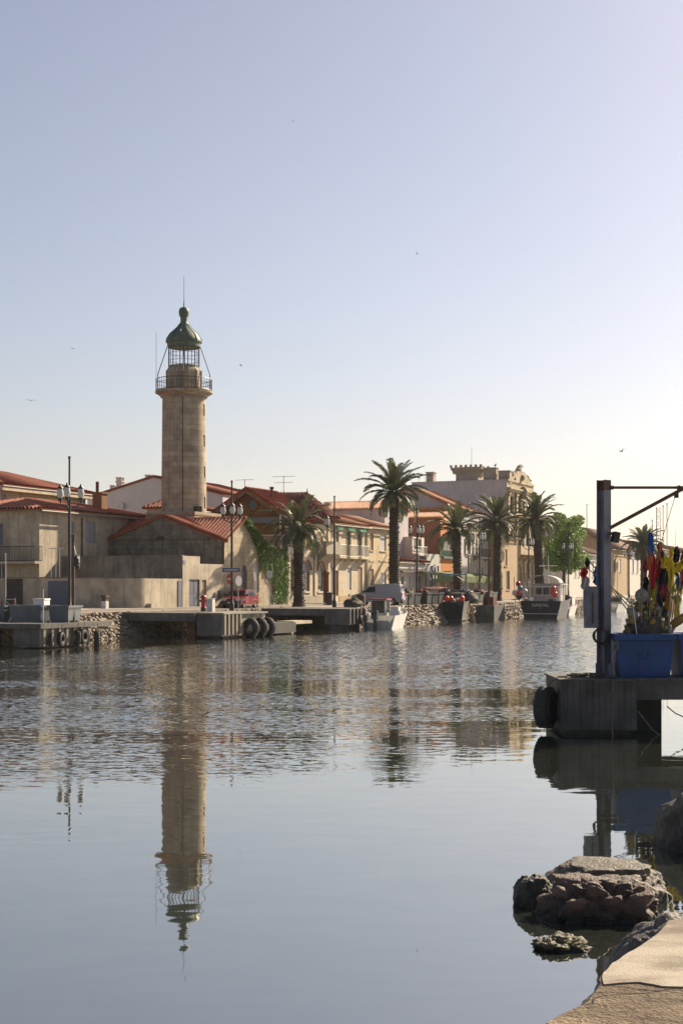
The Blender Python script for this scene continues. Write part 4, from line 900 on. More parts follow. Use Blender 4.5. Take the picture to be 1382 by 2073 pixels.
# ------------------------------------------------------------------ palms, tree, ivy
def crown_mb(n, L, seed, droop=1.0):
    r = random.Random(seed); lf, rc = MB(), MB()
    for i in range(n):
        f = (i+.5)/n; az = i*2.39996+r.uniform(-.2, .2); el = R(86-118*f**1.05)+r.uniform(-.1, .1); l = L*r.uniform(.82, 1.08)*(.8+.2*math.sin(math.pi*min(1, f*1.3)))
        u = Vector((math.cos(az), math.sin(az), 0)); sd_ = Vector((-math.sin(az), math.cos(az), 0)); p = u*.16+Vector((0, 0, .25-.35*f)); pts = [p]; dirs = []
        N_ = 14
        for k in range(N_):
            q = (k+.5)/N_; e = el-droop*(.25+1.05*(1-abs(el)/2.2))*q**1.5
            d_ = u*math.cos(e)+Vector((0, 0, math.sin(e))); d_ += sd_*.06*math.sin(i*1.7); dirs.append(d_.normalized()); p = p+d_*l/N_; pts.append(p)
        for k in range(N_): rc.cyl(pts[k], pts[k+1], .035*(1-k/N_)+.006, .035*(1-(k+1)/N_)+.006, 4, False)
        nl = int(l/.075)
        for j in range(nl):
            q = .1+.9*j/nl; kk = min(N_-1, int(q*N_)); fr = q*N_-kk; b = pts[kk]+(pts[kk+1]-pts[kk])*fr; d_ = dirs[kk]; up = sd_.cross(d_)
            if up.z < 0: up = -up
            ll = .50*math.sin(math.pi*(.14+.80*q))**.7*r.uniform(.85, 1.1)*(L/3)
            for sg in (-1, 1):
                v = (d_*.62+sd_*sg*.72+up*r.uniform(.05, .35)).normalized(); w_ = d_.cross(v).cross(v).normalized()*.024*(L/3)
                m_ = b+v*ll*.55; tip = b+v*ll-Vector((0, 0, ll*r.uniform(.10, .32)))
                lf.add([b-w_*.6, b+w_*.6, m_+w_, tip, m_-w_], [[0, 1, 2, 3, 4]])
    return lf, rc
def trunk_mb(h, r0, r1, seed, lean=(0, 0)):
    r = random.Random(seed); prof = []; n = int(h/.16)
    m = MB()
    for i in range(n+1):
        z = h*i/n; q = i/n; rad = r0+(r1-r0)*q; rad *= 1+.35*max(0, 1-z/.7)**2+.28*max(0, (z-h+1.3)/1.3)**1.5
        prof += [(rad*1.07, z), (rad*.93, z+.1)]
    m.lathe(prof, 14)
    for i in range(int(h*22)):                                  # stubs of old leaf bases
        z = r.uniform(.2, h); a = r.uniform(0, 6.28); q = z/h; rad = (r0+(r1-r0)*q)*(1+.28*max(0, (z-h+1.3)/1.3)**1.5)
        u = Vector((math.cos(a), math.sin(a), 0)); l = r.uniform(.05, .12)*(1+1.6*(z > h-1.0)); m.cyl(u*rad*.9+Vector((0, 0, z)), u*(rad+l)+Vector((0, 0, z+l*1.3)), .06, .03, 4)
    m.v = [(x+lean[0]*(z/h)**2, y+lean[1]*(z/h)**2, z) for x, y, z in m.v]
    return m
def palm(label, s, t, zc, r0, r1, L, n, seed, droop=1.0, lean=(0, 0), zb=1.5):
    o = thing('palm_tree', label, 'palm tree', W(s, t, zb), rnd.uniform(0, 6), 'date palms along the quay'); h = zc-zb
    trunk_mb(h, r0, r1, seed, lean).build('trunk', trunk_m, o)
    lf, rc = crown_mb(n, L, seed, droop)
    for m, nm, mt in ((lf, 'leaves', palm_leaf), (rc, 'ribs', palm_rach)):
        m.v = [(x+lean[0], y+lean[1], z+h) for x, y, z in m.v]
    cr = lf.build('crown', palm_leaf, o); rc.build('ribs', palm_rach, cr)
    return o
palm('stout short palm before the arched chalet', 118.6, 5.5, 7.5, .42, .36, 3.4, 38, 1, 1.45, (-.15, .1))
palm('tallest palm, behind the parked van', 139.3, 5.5, 11.7, .50, .42, 3.9, 44, 2, 1.1)
palm('palm before the orange house, second to the right of the van', 157.5, 5.5, 9.0, .46, .40, 3.7, 36, 3, 1.25, (.35, -.2))
palm('palm left of the mansion facade', 171.6, 5.5, 10.4, .48, .40, 4.0, 40, 4, 1.0)
palm('palm overlapping the mansion facade and the round tree', 189.6, 5.5, 11.4, .62, .55, 4.4, 40, 5, 1.2, (-.5, .2))
palm('hazy far palm right of the crane post', 262.0, 7.0, 10.3, .55, .5, 4.3, 60, 8, 1.25)
palm('small hazy palm on the far right behind the flags', 318.0, 6.0, 8.6, .5, .45, 3.8, 40, 9, 1.1)
def leafcloud(mb, c, rad, n, size, r, shape=None):
    for _ in range(n):
        while True:
            v = Vector((r.uniform(-1, 1), r.uniform(-1, 1), r.uniform(-1, 1)))
            if .25 < v.length < 1: break
        v = v*(v.length**-.35); p = Vector((c[0]+v.x*rad[0], c[1]+v.y*rad[1], c[2]+v.z*rad[2]))
        a = Vector((r.gauss(0, 1), r.gauss(0, 1), r.gauss(0, 1))).normalized(); b = a.orthogonal().normalized(); s_ = size*r.uniform(.6, 1.3)
        mb.add([p-a*s_, p+b*s_*.55, p+a*s_, p-b*s_*.55], [[0, 1, 2, 3]])
def tree(label, s, t, h, rad, seed, zb=1.6, m=None):
    r = random.Random(seed); o = thing('tree', label, 'tree', W(s, t, zb)); k = MB()
    k.cyl((0, 0, 0), (.1, 0, h*.35), .32, .24, 10)
    lf = MB(); cz = h-rad*1.45
    for i in range(44):
        a = r.uniform(0, 6.28); e = math.asin(r.uniform(-.98, 1)); q = rad*r.uniform(.5, .92); c = Vector((math.cos(a)*math.cos(e)*q, math.sin(a)*math.cos(e)*q, cz+math.sin(e)*q*1.5))
        k.cyl((.1, 0, h*.3), c, .10, .02, 5); rr_ = rad*r.uniform(.24, .36); leafcloud(lf, c, (rr_, rr_, rr_*.85), 520, .17, r)
    k.build('trunk', bark, o); lf.build('crown', m or tree_leaf, o); return o
tree('round bright green tree at the end of the palm row', 213, 8.5, 12.4, 3.5, 3)
def ivy():
    r = random.Random(5); o = bank('ivy', 'green ivy hanging from the gable edge of the stone house and over the garden wall', 'ivy', 115, 8, 1.6)
    lf = MB(); sm, zr, s1, ze = 114.2, 8.2, 117.5, 6.42
    for i in range(230):
        q = r.random()**.9; s = sm-.1+q*(121.5-sm); zt = zr+.05-(s-sm)*.55 if s < s1+.2 else 6.35-(s-117.7)*.23
        dep = (.3+1.5*min(1, q*2.2)*r.random()) if s < 116.8 else r.uniform(.5, 2.7) if s < 119.2 else r.uniform(.4, 4.4)
        n = int(dep*42)+10; w_ = r.uniform(.1, .26)
        for j in range(n):
            f = r.random(); p = Vector((s+r.gauss(0, w_), 8-.09-abs(r.gauss(0, .10))*(1.2-f)-.02, zt-dep*f+r.uniform(-.05, .12)))
            a = Vector((r.gauss(0, 1), r.gauss(0, .45), r.gauss(0, 1))).normalized(); b = a.cross(Vector((0, 1, .3))).normalized(); z_ = r.uniform(.05, .11)
            lf.add([p-a*z_, p+b*z_*.7, p+a*z_, p-b*z_*.7], [[0, 1, 2, 3]])
    lf.build('leaves', ivy_leaf, o)
    st_ = MB()
    for i in range(5): s = 121+r.uniform(-.6, .6); st_.tube([(s, 7.9, 1.6), (s+.1, 7.92, 3), (s-.2, 7.93, 4.6)], .03, 5)
    st_.build('stems', bark, o)
    g = bank('garden_wall', 'ivy covered courtyard wall with white lattice gate beside the stone house', 'wall', 120, 8.05, 1.6)
    m = MB(); m.box(117.6, 8.05, 1.4, 118.9, 8.35, 6.1); m.box(120.4, 8.05, 1.4, 122.5, 8.35, 5.6); m.box(118.9, 8.05, 4.0, 120.4, 8.35, 5.6); m.build('wall', pale, g)
    l = MB()
    for i in range(6): l.box(118.92+i*.29, 8.12, 1.6, 118.98+i*.29, 8.16, 4.0)
    for i in range(8): l.box(118.9, 8.161, 1.7+i*.3, 120.4, 8.19, 1.75+i*.3)
    l.build('lattice_gate', rail_w, g)
ivy()
# ------------------------------------------------------------------ vehicles
def wheel(par, x, y, r, w_, sg):
    m = MB(); m.lathe([(r*.62, -w_/2), (r*.93, -w_/2), (r, -w_*.3), (r, w_*.3), (r*.93, w_/2), (r*.62, w_/2)], 20, cap=False)
    rot = Matrix.Translation((x, y, r)) @ Matrix.Rotation(R(90), 4, 'X'); m.v = [tuple(rot @ Vector(v)) for v in m.v]; o = m.build('wheel', rubber, par, True)
    m = MB(); m.lathe([(.01, -w_*.25), (r*.2, -w_*.30), (r*.62, -w_*.36), (r*.64, w_*.3)], 16, cap=False)
    rot = Matrix.Translation((x, y, r)) @ Matrix.Rotation(R(90 if sg < 0 else -90), 4, 'X'); rot = Matrix.Translation((x, y, r)) @ Matrix.Rotation(R(-90) if sg < 0 else R(90), 4, 'X')
    m.v = [tuple(rot @ Vector(v)) for v in m.v]; m.build('rim', mat('alloy', (.4, .4, .41), rough=.4, bump=0), o, True)
def vehicle(name, label, cat, loc, rz, paint, low, cab, W2, roofw, wheels, r, wins, belt, lamps_z, group=None):
    'forward is +x. low: side outline below the belt, cab: outline of the cabin'
    o = thing(name, label, cat, loc, rz, group)
    b = MB(); n = len(low)
    def yw(x): return W2*(1-.10*max(0, (abs(x-.0)-1.2)/.9)**2)
    for sg in (-1, 1): b.poly(*[(x, sg*yw(x), z) for x, z in low])
    for (x0, z0), (x1, z1) in zip(low, low[1:]+low[:1]): b.poly((x0, -yw(x0), z0), (x1, -yw(x1), z1), (x1, yw(x1), z1), (x0, yw(x0), z0))
    zt = max(z for _, z in cab); wy = lambda x, z: yw(x)*.985-(W2-roofw)*max(0, z-belt)/(zt-belt)
    for sg in (-1, 1): b.poly(*[(x, sg*wy(x, z), z) for x, z in cab])
    for (x0, z0), (x1, z1) in zip(cab, cab[1:]): b.poly((x0, -wy(x0, z0), z0), (x1, -wy(x1, z1), z1), (x1, wy(x1, z1), z1), (x0, wy(x0, z0), z0))
    b.build('body', paint, o)
    for q in wins['side']:
        for sg in (-1, 1): g = MB(); g.poly(*[(x, sg*(wy(x, z)+.006), z) for x, z in q]); g.build('window', glass_m, o)
    for nm, (x0, z0, x1, z1) in (('windscreen', wins['front']), ('rear_window', wins['rear'])):
        dx = .008 if nm == 'windscreen' else -.008
        g = MB(); g.poly((x0+dx, -wy(x0, z0)+.07, z0+.004), (x1+dx, -wy(x1, z1)+.07, z1+.004), (x1+dx, wy(x1, z1)-.07, z1+.004), (x0+dx, wy(x0, z0)-.07, z0+.004)); g.build(nm, glass_m, o)
    for x in wheels:
        for sg in (-1, 1): wheel(o, x, sg*(W2-.09), r, .19, sg)
    xf = max(x for x, _ in low); xr = min(x for x, _ in low)
    for sg in (-1, 1):
        h = MB(); h.rbox(xf-.06, sg*W2*.68, lamps_z, .14, .36, .17); h.build('headlight', mat('lamp_glass', (.55, .57, .6), rough=.1, bump=0), o)
        h = MB(); h.rbox(xr+.03, sg*W2*.78, lamps_z+.15, .08, .18, .3); h.build('tail_light', red_p, o)
        h = MB(); h.rbox(wins['front'][0]-.25, sg*(W2+.07), belt+.08, .1, .18, .13); h.build('mirror', dkmetal, o)
    bp = MB(); bp.rbox(xf-.02, 0, .40, .14, W2*1.9, .22); bp.rbox(xr+.02, 0, .42, .14, W2*1.9, .2); bp.build('bumper', dkmetal, o)
    gr = MB(); gr.rbox(xf-.0, 0, lamps_z, .05, W2*.75, .12); gr.build('grille', dkmetal, o)
    npl = MB(); npl.rbox(xf+.055, 0, .42, .02, .5, .11); npl.rbox(xr-.055, 0, .55, .02, .5, .11); npl.build('number_plate', rail_w, o)
    return o
def arch(cx, r, z, n=6): return [(cx+r*math.cos(math.pi*i/n), z+r*math.sin(math.pi*i/n)) for i in range(n+1)]
def hatchback(label, loc, rz, paint, grp=None):
    low = [(-1.80, .30), *arch(-1.15, .33, .27)[::-1], *arch(1.18, .33, .27)[::-1], (1.80, .30), (1.84, .55), (1.78, .72), (1.0, .88), (-1.75, .90), (-1.82, .6)]
    cab = [(1.02, .87), (.42, 1.33), (.2, 1.385), (-1.1, 1.37), (-1.35, 1.30), (-1.76, .88)]
    wins = {'side': [[(.80, .92), (.36, 1.28), (-.3, 1.30), (-.3, .92)], [(-.38, .92), (-.38, 1.30), (-1.05, 1.28), (-1.45, .95)]], 'front': (.96, .92, .44, 1.31), 'rear': (-1.70, .95, -1.38, 1.27)}
    return vehicle('parked_car', label, 'car', loc, rz, paint, low, cab, .80, .62, (-1.15, 1.18), .28, wins, .9, .66, grp)
car_red = mat('car_red', (.30, .018, .03), rough=.28, var=.08, bump=0); car_dark = mat('car_dark', (.02, .023, .028), rough=.25, bump=0); van_p = mat('van_silver', (.36, .365, .42), rough=.35, var=.05, bump=0)
p = wd(486, 1232, 104.5); hatchback('small red hatchback parked beside the blue arrow lamp post', (p.x, p.y, 1.5), R(-90-17), car_red)
hatchback('dark car parked behind the row of tubs before the green awning', W(150.5, 4.2, 1.5), TH+R(152), car_dark)
def van():
    low = [(-2.15, .32), *arch(-1.35, .36, .3)[::-1], *arch(1.35, .36, .3)[::-1], (2.15, .30), (2.20, .62), (2.10, .88), (1.35, 1.08), (-2.13, 1.10), (-2.18, .6)]
    cab = [(1.40, 1.06), (.75, 1.62), (.35, 1.80), (-1.2, 1.85), (-1.95, 1.80), (-2.12, 1.08)]
    wins = {'side': [[(1.12, 1.12), (.70, 1.54), (.12, 1.60), (.12, 1.12)]], 'front': (1.34, 1.12, .78, 1.60), 'rear': (-2.09, 1.2, -1.98, 1.70)}
    p = wd(766, 1226, 121)
    return vehicle('delivery_van', 'silver grey delivery van seen from the side in front of the tall palm', 'van', (p.x, p.y, 1.5), R(180-14), van_p, low, cab, .88, .74, (-1.35, 1.35), .31, wins, 1.1, .78)
van()
# ------------------------------------------------------------------ boats
def hull(L, B, D, fw=.25, st_w=.85, n=14, t=.05, z0=0, flare=.12, sheer=.35):
    'open hull, stern at x=0, bow at x=L; z0 is the keel depth below the water'
    m = MB(); rings = []
    for i in range(n+1):
        q = i/n; hb = B/2*(st_w+(1-st_w)*min(1, q*2.2)) if q < .5 else B/2*max(.012, 1-((q-.5)/.5)**2.3)
        zg = D+sheer*q**2; zk = -z0*(1-max(0, q-.7)/.3*.9); ch = hb*(.78-flare*q)
        o_ = [(q*L, -hb, zg), (q*L, -ch, zk+.25*(D)), (q*L-.0, 0, zk), (q*L, ch, zk+.25*D), (q*L, hb, zg)]
        h2 = max(.005, hb-t); c2 = max(.004, ch-t); zf = min(zg-.05, zk+.3*D+.05)
        rings.append(o_+[(q*L, h2, zg), (q*L, c2, zf), (q*L, -c2, zf), (q*L, -h2, zg)])
    k = 9
    m.add(sum(rings, []), [[i*k+j, i*k+(j+1) % k, (i+1)*k+(j+1) % k, (i+1)*k+j] for i in range(n) for j in range(k)]+[[0, 1, 2, 3, 4], [4, 5, 8, 0], [5, 6, 7, 8]])
    return m
whull = mat('white_gelcoat', (.72, .71, .68), rough=.35, var=.08, scale=2, bump=0, streak=.25); navy = mat('navy_hull', (.018, .022, .035), rough=.4, var=.3, scale=2, bump=0, streak=.3)
bl_hull = mat('blue_boat_paint', (.08, .24, .42), rough=.5, bump=0); orange_b = mat('orange_buoy', (.75, .07, .03), rough=.4, var=.1, bump=0)
def motorboat():
    p = wd(764, 1274, 3*FPX/84); o = thing('motor_boat', 'white motor boat with red roofed wheelhouse and black outboard moored before the van', 'boat', (p.x, p.y, 0), TH+R(8))
    h = hull(6.4, 2.75, 1.0, st_w=.95, z0=.35, sheer=.5); h.build('hull', whull, o)
    d = MB(); d.box(.06, -1.05, .45, 4.2, 1.05, .5); d.box(3.4, -.85, .5, 5.0, .85, 1.15); d.build('deck', whull, o)
    w_ = MB(); x0, x1, y0, y1 = 1.9, 3.3, -.1, .95
    for x in (x0, x1):
        for y in (y0, y1): w_.cyl((x, y, .5), (x, y, 2.1), .05, n=6)
    w_.box(x0, y0, .5, x1, y1, 1.15); cb = w_.build('wheelhouse', whull, o)
    r_ = MB(); r_.box(x0-.15, y0-.15, 2.1, x1+.2, y1+.15, 2.2); r_.build('roof', red_p, cb)
    g = MB(); g.box(x0+.05, y0+.03, 1.152, x1-.05, y1-.03, 2.05); g.build('pane', glass_m, cb)
    c = MB(); c.box(2.3, -1.1, .5, 3.2, -.35, 1.3); c.box(2.35, -1.0, 1.302, 3.15, -.4, 1.6); c.build('console', whull, o)
    ob = MB(); ob.rbox(-.25, .15, 1.05, .5, .4, .65, 0, R(8)); ob.rbox(-.25, .15, .45, .22, .2, .8); ob.rbox(-.3, .15, .0, .35, .1, .3); ob.rbox(-.2, .85, .8, .35, .28, .45); ob.rbox(-.2, .85, .3, .16, .12, .6); ob.build('outboard', mat('outboard_black', (.02, .028, .03), rough=.4, bump=0), o)
    rl = MB()
    for sg in (-1, 1):
        pts = [(2.8, sg*1.22, 1.1), (2.9, sg*1.2, 1.5), (4.4, sg*.98, 1.66), (5.7, sg*.3, 1.85)]; rl.tube(pts, .03, 5)
        for q in pts[1:]: rl.cyl((q[0], q[1], 1.0), q, .025, n=5)
    rl.build('rail', rail_w, o)
    b = MB(); b.box(.2, -.95, .5, 1.2, .0, .78); b.ball((.7, -.4, .85), .22); b.ball((1.3, -.6, .8), .2); b.box(.25, .3, .5, .9, .95, .7); b.build('fishing_gear', dk_tub, o)
    t = text_mb('34', .0001)
motorboat()
def dinghy():
    p = wd(845, 1259, 3*FPX/69.5); o = thing('rowing_boat', 'small blue and white open rowing boat by the stone bank', 'boat', (p.x, p.y, 0), TH+R(-50))
    h = hull(3.0, 1.3, .5, z0=.15, sheer=.25); h.v = [(x-1.5, y, z) for x, y, z in h.v]; h.build('hull', whull, o)
    g = MB(); pts = [(x-1.5, y, z) for x, y, z in [(i*3/14, 0, 0) for i in range(0)]]
    for sg in (-1, 1):
        q = [v for i, v in enumerate(h.v) if i % 9 == (0 if sg < 0 else 4)]; g.tube(q, .05, 6)
    g.build('gunwale', bl_hull, o)
    t = MB(); t.box(-.7, -.55, .36, -.4, .55, .4); t.box(.2, -.5, .4, .5, .5, .44); t.build('thwart', wood_br, o)
dinghy()
def oldboat():
    p = wd(917, 1260, 3*FPX/68); o = thing('fishing_boat', 'dark round sterned fishing boat with orange buoys and a plank', 'boat', (p.x, p.y, 0), TH+R(14))
    h = hull(6.0, 2.4, 1.75, st_w=.8, z0=.35, sheer=.3, flare=.05)
    h.build('hull', mat('old_dark_hull', (.045, .043, .04), rough=.7, var=.4, scale=2, streak=.4), o)
    rg = MB(); rg.torus((-.04, 0, .95), (1, 0, 0), .72, .06, 24, 6); rg.build('stern_ring', rubber, o, True)
    c = MB(); c.box(.5, -.9, 1.2, 3.0, .9, 1.75); c.box(2.2, -.6, 1.752, 3.4, .6, 2.5); c.build('cabin', dk_tub, o)
    for x, y, z in ((.25, .6, 2.0), (.5, .25, 1.98), (.3, -.75, 2.0)): b = MB(); b.ball((x, y, z), .25, 12, 8, 1.25); b.build('buoy', orange_b, o, True)
    c = MB(); c.ball((1.2, -.3, 1.75), .6, 10, 6, .6); c.ball((.8, .2, 1.75), .5, 10, 6, .6); c.build('net_heap', mat('net_grey', (.16, .15, .14), var=.5, scale=9), o)
oldboat()
def plank():
    p = wd(957, 1258, 3*FPX/68); m = MB(); m.rbox(0, 0, .55, .12, .75, 1.7, 0, R(-14)); m.rbox(-.1, 0, .55, .1, .08, 1.75, 0, R(-14))
    tag(m.build('gangplank', mat('sunlit_plank', (.55, .36, .22), var=.25, scale=3), None, False, p+Vector((0, 0, .1)), TH-R(70)), 'upright pale wooden gangplank leaning beside the dark round sterned boat', 'plank')
plank()
def davit():
    p = wd(943, 1216, 134); o = thing('davit', 'thin grey quay crane post with a slanting arm beside the green awning', 'crane', (p.x, p.y, 1.2), 0)
    top = 1190-1163; z = lambda y: H+(1190-y)/FPX*134-1.2; x = lambda a: kx(a)*134-p.x
    m = MB(); m.cyl((0, 0, 0), (0, 0, z(1160)), .13, .10, 10); m.build('post', mat('grey_galvanised', (.35, .36, .37), rough=.5, bump=0), o)
    m = MB(); m.rbox(x(918), 0, z(1163), abs(x(895)), .14, .16); m.build('arm', mat('pale_blue_steel', (.2, .32, .42), rough=.5, bump=0), o)
    m = MB(); m.cyl((x(921), 0, z(1165)), (0, 0, z(1180)), .05); m.build('brace', dkmetal, o)
davit()
def trawler():
    d = 3*FPX/62.5; p = wd(1093, 1252, d); o = thing('fishing_boat', 'navy blue fishing boat with white lettering on its stern and red buoys', 'boat', (p.x, p.y, 0), TH+R(5))
    h = hull(9.5, 4.3, 1.72, st_w=.94, z0=.5, sheer=.8, flare=.08, n=18)
    h.build('hull', navy, o)
    for y in (.45, .95): b = MB(); b.box(-.06, -1.9, y, -.004, 1.9, y+.06); b.build('rubbing_strake', rail_w if y < .8 else navy, o)
    dk = MB(); dk.box(.1, -1.85, .9, 7.5, 1.85, 1.0); dk.build('deck', concrete, o)
    sd_ = MB()                                                    # pale side planking of the starboard quarter
    for i in range(12): x = .12+i*.5; sd_.box(x, -2.13, .55, x+.44, -2.06, 1.78)
    tx = text_mb('NARVAL', .44); tx.v = [(-.012, -a, b+1.30) for a, _, b in tx.v]; tx.build('name_lettering', rail_w, o)
    tx = text_mb('ST', .2); tx.v = [(-.012, -a, b+.98) for a, _, b in tx.v]; tx.build('port_lettering', rail_w, o)
    c = MB(); c.box(3.5, -1.3, 1.0, 6.6, 1.3, 3.3); c.box(3.3, -1.5, 3.302, 6.9, 1.5, 3.42); cb = c.build('wheelhouse', greywall, o)
    for y in (-.95, -.2, .5): g = MB(); g.box(3.47, y, 2.3, 3.497, y+.55, 3.0); g.build('pane', glass_m, cb)
    for sg in (-1, 1): g = MB(); g.box(3.8, sg*1.305-.012, 2.3, 6.2, sg*1.305+.012, 3.0); g.build('pane', glass_m, cb)
    cn = MB()
    for i in range(10): a0, a1 = math.pi*i/10, math.pi*(i+1)/10; cn.poly(*[(x, 1.7*math.cos(a), 3.5+.75*math.sin(a)) for x, a in ((1.0, a0), (3.2, a0), (3.2, a1), (1.0, a1))])
    cn.build('canopy', mat('pale_canvas', (.45, .44, .47), bump=0), o)
    fr = MB()
    for x in (.15, 1.0, 3.2):
        for sg in (-1, 1): fr.cyl((x, sg*1.75, 1.7), (x, sg*1.75, 3.5 if x > .5 else 3.1), .05, n=6)
    fr.box(.2, -1.82, 1.62, 3.3, -1.7, 1.7); fr.box(.2, 1.7, 1.62, 3.3, 1.82, 1.7); fr.cyl((.15, -1.75, 1.66), (.3, -1.75, 1.66), .06); fr.cyl((.15, 1.75, 1.66), (.3, 1.75, 1.66), .06); fr.cyl((.15, -1.75, 3.1), (.15, 1.75, 3.1), .06); fr.cyl((.15, -1.75, 2.3), (.15, 1.75, 2.3), .035)
    for y in (-1.75, -1.55, -1.3): fr.cyl((.15, y, 1.7), (.15, y, 3.1), .04, n=5)
    fr.build('stern_frame', rail_w, o)
    mt = MB(); mt.cyl((4.4, 0, 3.42), (4.4, 0, 6.2), .07, .04); mt.cyl((4.4, -.9, 5.2), (4.4, .9, 5.2), .04); mt.rbox(4.4, 0, 4.4, .15, 1.1, .18); mt.build('mast', rail_w, o)
    for x, y, z in ((.0, -1.2, 2.55), (.05, -1.42, 2.35), (-.05, -1.3, 2.9), (0, 2.1, 2.5)): b = MB(); b.ball((x, y, z), .25, 12, 8, 1.2); b.build('buoy', orange_b, o, True)
    w_ = MB(); w_.cyl((1.2, -.6, 1.35), (1.2, .6, 1.35), .35, n=12); w_.box(.5, -1.4, 1.0, 1.0, -.7, 1.9); w_.box(.4, .9, 1.0, 1.2, 1.7, 1.75); w_.ball((2.2, .3, 1.2), .6, 10, 6, .6); w_.build('deck_gear', dk_tub, o)
trawler()
def smallboat(label, s, t, L, hm, rz, zw=0, mast=0):
    o = thing('moored_boat', label, 'boat', W(s, t, 0), TH+rz, 'small boats moored along the far quay')
    hull(L, L*.36, .95, z0=.3, sheer=.35).build('hull', hm, o)
    c = MB(); c.box(L*.38, -L*.12, .4, L*.68, L*.12, 1.9); c.box(L*.36, -L*.13, 1.902, L*.72, L*.13, 2.0); cb = c.build('cabin', whull, o)
    g = MB(); g.box(L*.37, -L*.10, 1.2, L*.379, L*.10, 1.75); g.build('pane', glass_m, cb)
    if mast: m = MB(); m.cyl((L*.5, 0, 2.0), (L*.5, 0, mast), .06, .03); m.cyl((L*.5, 0, mast*.8), (L*.95, 0, 1.4), .012, n=4); m.cyl((L*.5, 0, mast*.8), (.1, 0, 1.0), .012, n=4); m.build('mast', rail_w, o)
    return o
smallboat('white boat moored beyond the navy fishing boat', 172, -1.8, 6, whull, R(4), mast=5)
smallboat('grey white boat moored behind the crane post', 196, -1.8, 7, whull, R(-3), mast=6)
smallboat('dark hulled boat seen between crane post and flags', 214, -2.0, 8, navy, R(2), mast=7)
smallboat('white masted boat behind the flag bundle', 236, -2.2, 9, whull, R(0), mast=12)
smallboat('blue hulled boat low behind the flag bundle', 256, -2.2, 8, bl_hull, R(0), mast=10)
smallboat('far white boat near the right edge', 282, -2.2, 9, whull, R(0), mast=13)
# ------------------------------------------------------------------ quay furniture
def bench(label, s, t, rz=0):
    o = thing('bench', label, 'bench', W(s, t, 1.53), TH+rz, 'benches on the far quay')
    m = MB()
    for i in range(4): m.box(-.9, -.25+i*.13, .42, .9, -.15+i*.13, .46)
    m.build('seat', rail_w, o); m = MB()
    for i in range(3): m.rbox(0, .29+i*.03, .58+i*.13, 1.8, .03, .10, 0, 0, R(-14))
    m.build('backrest', rail_w, o)
    for x in (-.7, .7): m = MB(); m.box(x-.05, -.24, 0, x+.05, -.18, .42); m.box(x-.05, .2, 0, x+.05, .27, .42); m.box(x-.05, -.24, .36, x+.05, .27, .415); m.rbox(x, .32, .62, .06, .04, .5, 0, 0, R(-14)); m.build('leg', dkmetal, o)
    return o
def at_px(x, y, e=1.47):                                          # a point of the quay surface
    d = e*FPX/(y-1190); return Vector((kx(x)*d, d, H-e))
for x, y, lb in ((563, 1225.5, 'white slatted bench left of the stout palm'), (625, 1222, 'white bench right beside the stout palm trunk'), (690, 1221.5, 'white bench at the foot of the lamp post before the cream house')):
    p = at_px(x, y); b = bench(lb, 0, 0); b.location = p; b.rotation_euler.z = TH+R(180)+R(-25)
p = at_px(666, 1225); o = thing('litter_bin', 'dark purple brown litter bin beside the lamp post', 'litter bin', p, 0)
m = MB(); m.lathe([(.3, 0), (.3, .95), (.32, .97), (.32, 1.05), (.05, 1.12)], 14); m.build('body', mat('bin_paint', (.09, .06, .075), bump=0), o, True)
m = MB(); m.lathe([(.2, 1.0), (.34, 1.0), (.34, 1.06), (.2, 1.06)], 14, cap=False); m.build('rim', dkmetal, o)
p = at_px(660, 1222, 1.4); o = thing('sign_post', 'tall round advertising column behind the litter bin', 'column', p, 0)
m = MB(); m.lathe([(.26, 0), (.26, 2.6), (.32, 2.62), (.32, 2.8), (.1, 3.0)], 16); m.build('column', ochre, o, True)
# bollard, box, hydrant
p = at_px(213, 1236.5); o = thing('bollard', 'white square bollard with a brown upper post at the edge of the quay', 'bollard', p, TH)
m = MB(); m.box(-.17, -.17, 0, .17, .17, .62); m.build('base', rail_w, o); m = MB(); m.box(-.15, -.15, .622, .15, .15, .85); m.box(-.2, -.2, .852, .2, .2, 1.0); m.build('cap', rust, o)
p = at_px(427, 1238.5); o = thing('power_box', 'white service box on the slab jetty beside the red hydrant', 'service box', p, TH)
m = MB(); m.box(-.18, -.2, 0, .18, .2, .78); m.box(-.2, -.22, .782, .2, .22, .82); m.build('body', rail_w, o); m = MB(); m.box(-.186, -.1, .55, -.182, .1, .7); m.build('label_plate', greywall, o)
p = at_px(412, 1238); o = thing('hydrant', 'red fire hydrant beside the white service box', 'hydrant', p, 0)
m = MB(); m.lathe([(.17, .25), (.14, .3), (.14, .8), (.2, .82), (.2, .88), (.15, .98), (.03, 1.05)], 14); m.cyl((-.24, 0, .66), (.24, 0, .66), .07); m.build('body', red_p, o, True); m = MB(); m.lathe([(.17, 0), (.17, .25)], 14); m.build('base', dkmetal, o)
# signs on the second lamp post
lp = W(100.6, 2.0, 0); d = lp.y
o = thing('street_sign', 'blue grey arrow sign fixed to the lamp post', 'sign', (lp.x, lp.y-.12, H+(1190-1154)/FPX*d), 0)
m = MB(); m.box(-.62, -.03, -.13, .55, 0, .13); m.build('plate', mat('sign_blue', (.12, .16, .24), bump=0), o); m = MB(); m.box(-.5, -.034, -.04, .4, -.031, .04); m.build('lettering_band', greywall, o)
o = thing('road_sign', 'round red no entry sign on the lamp post', 'sign', (lp.x-.16, lp.y-.16, H+(1190-1172)/FPX*d), R(-58))
m = MB(); m.lathe([(.33, -.015), (.33, .015)], 28); rot = Matrix.Rotation(R(90), 4, 'X'); m.v = [tuple(rot @ Vector(v)) for v in m.v]; m.build('disc', red_p, o); m = MB(); m.box(-.23, -.02, -.06, .23, -.017, .06); m.build('white_bar', rail_w, o)
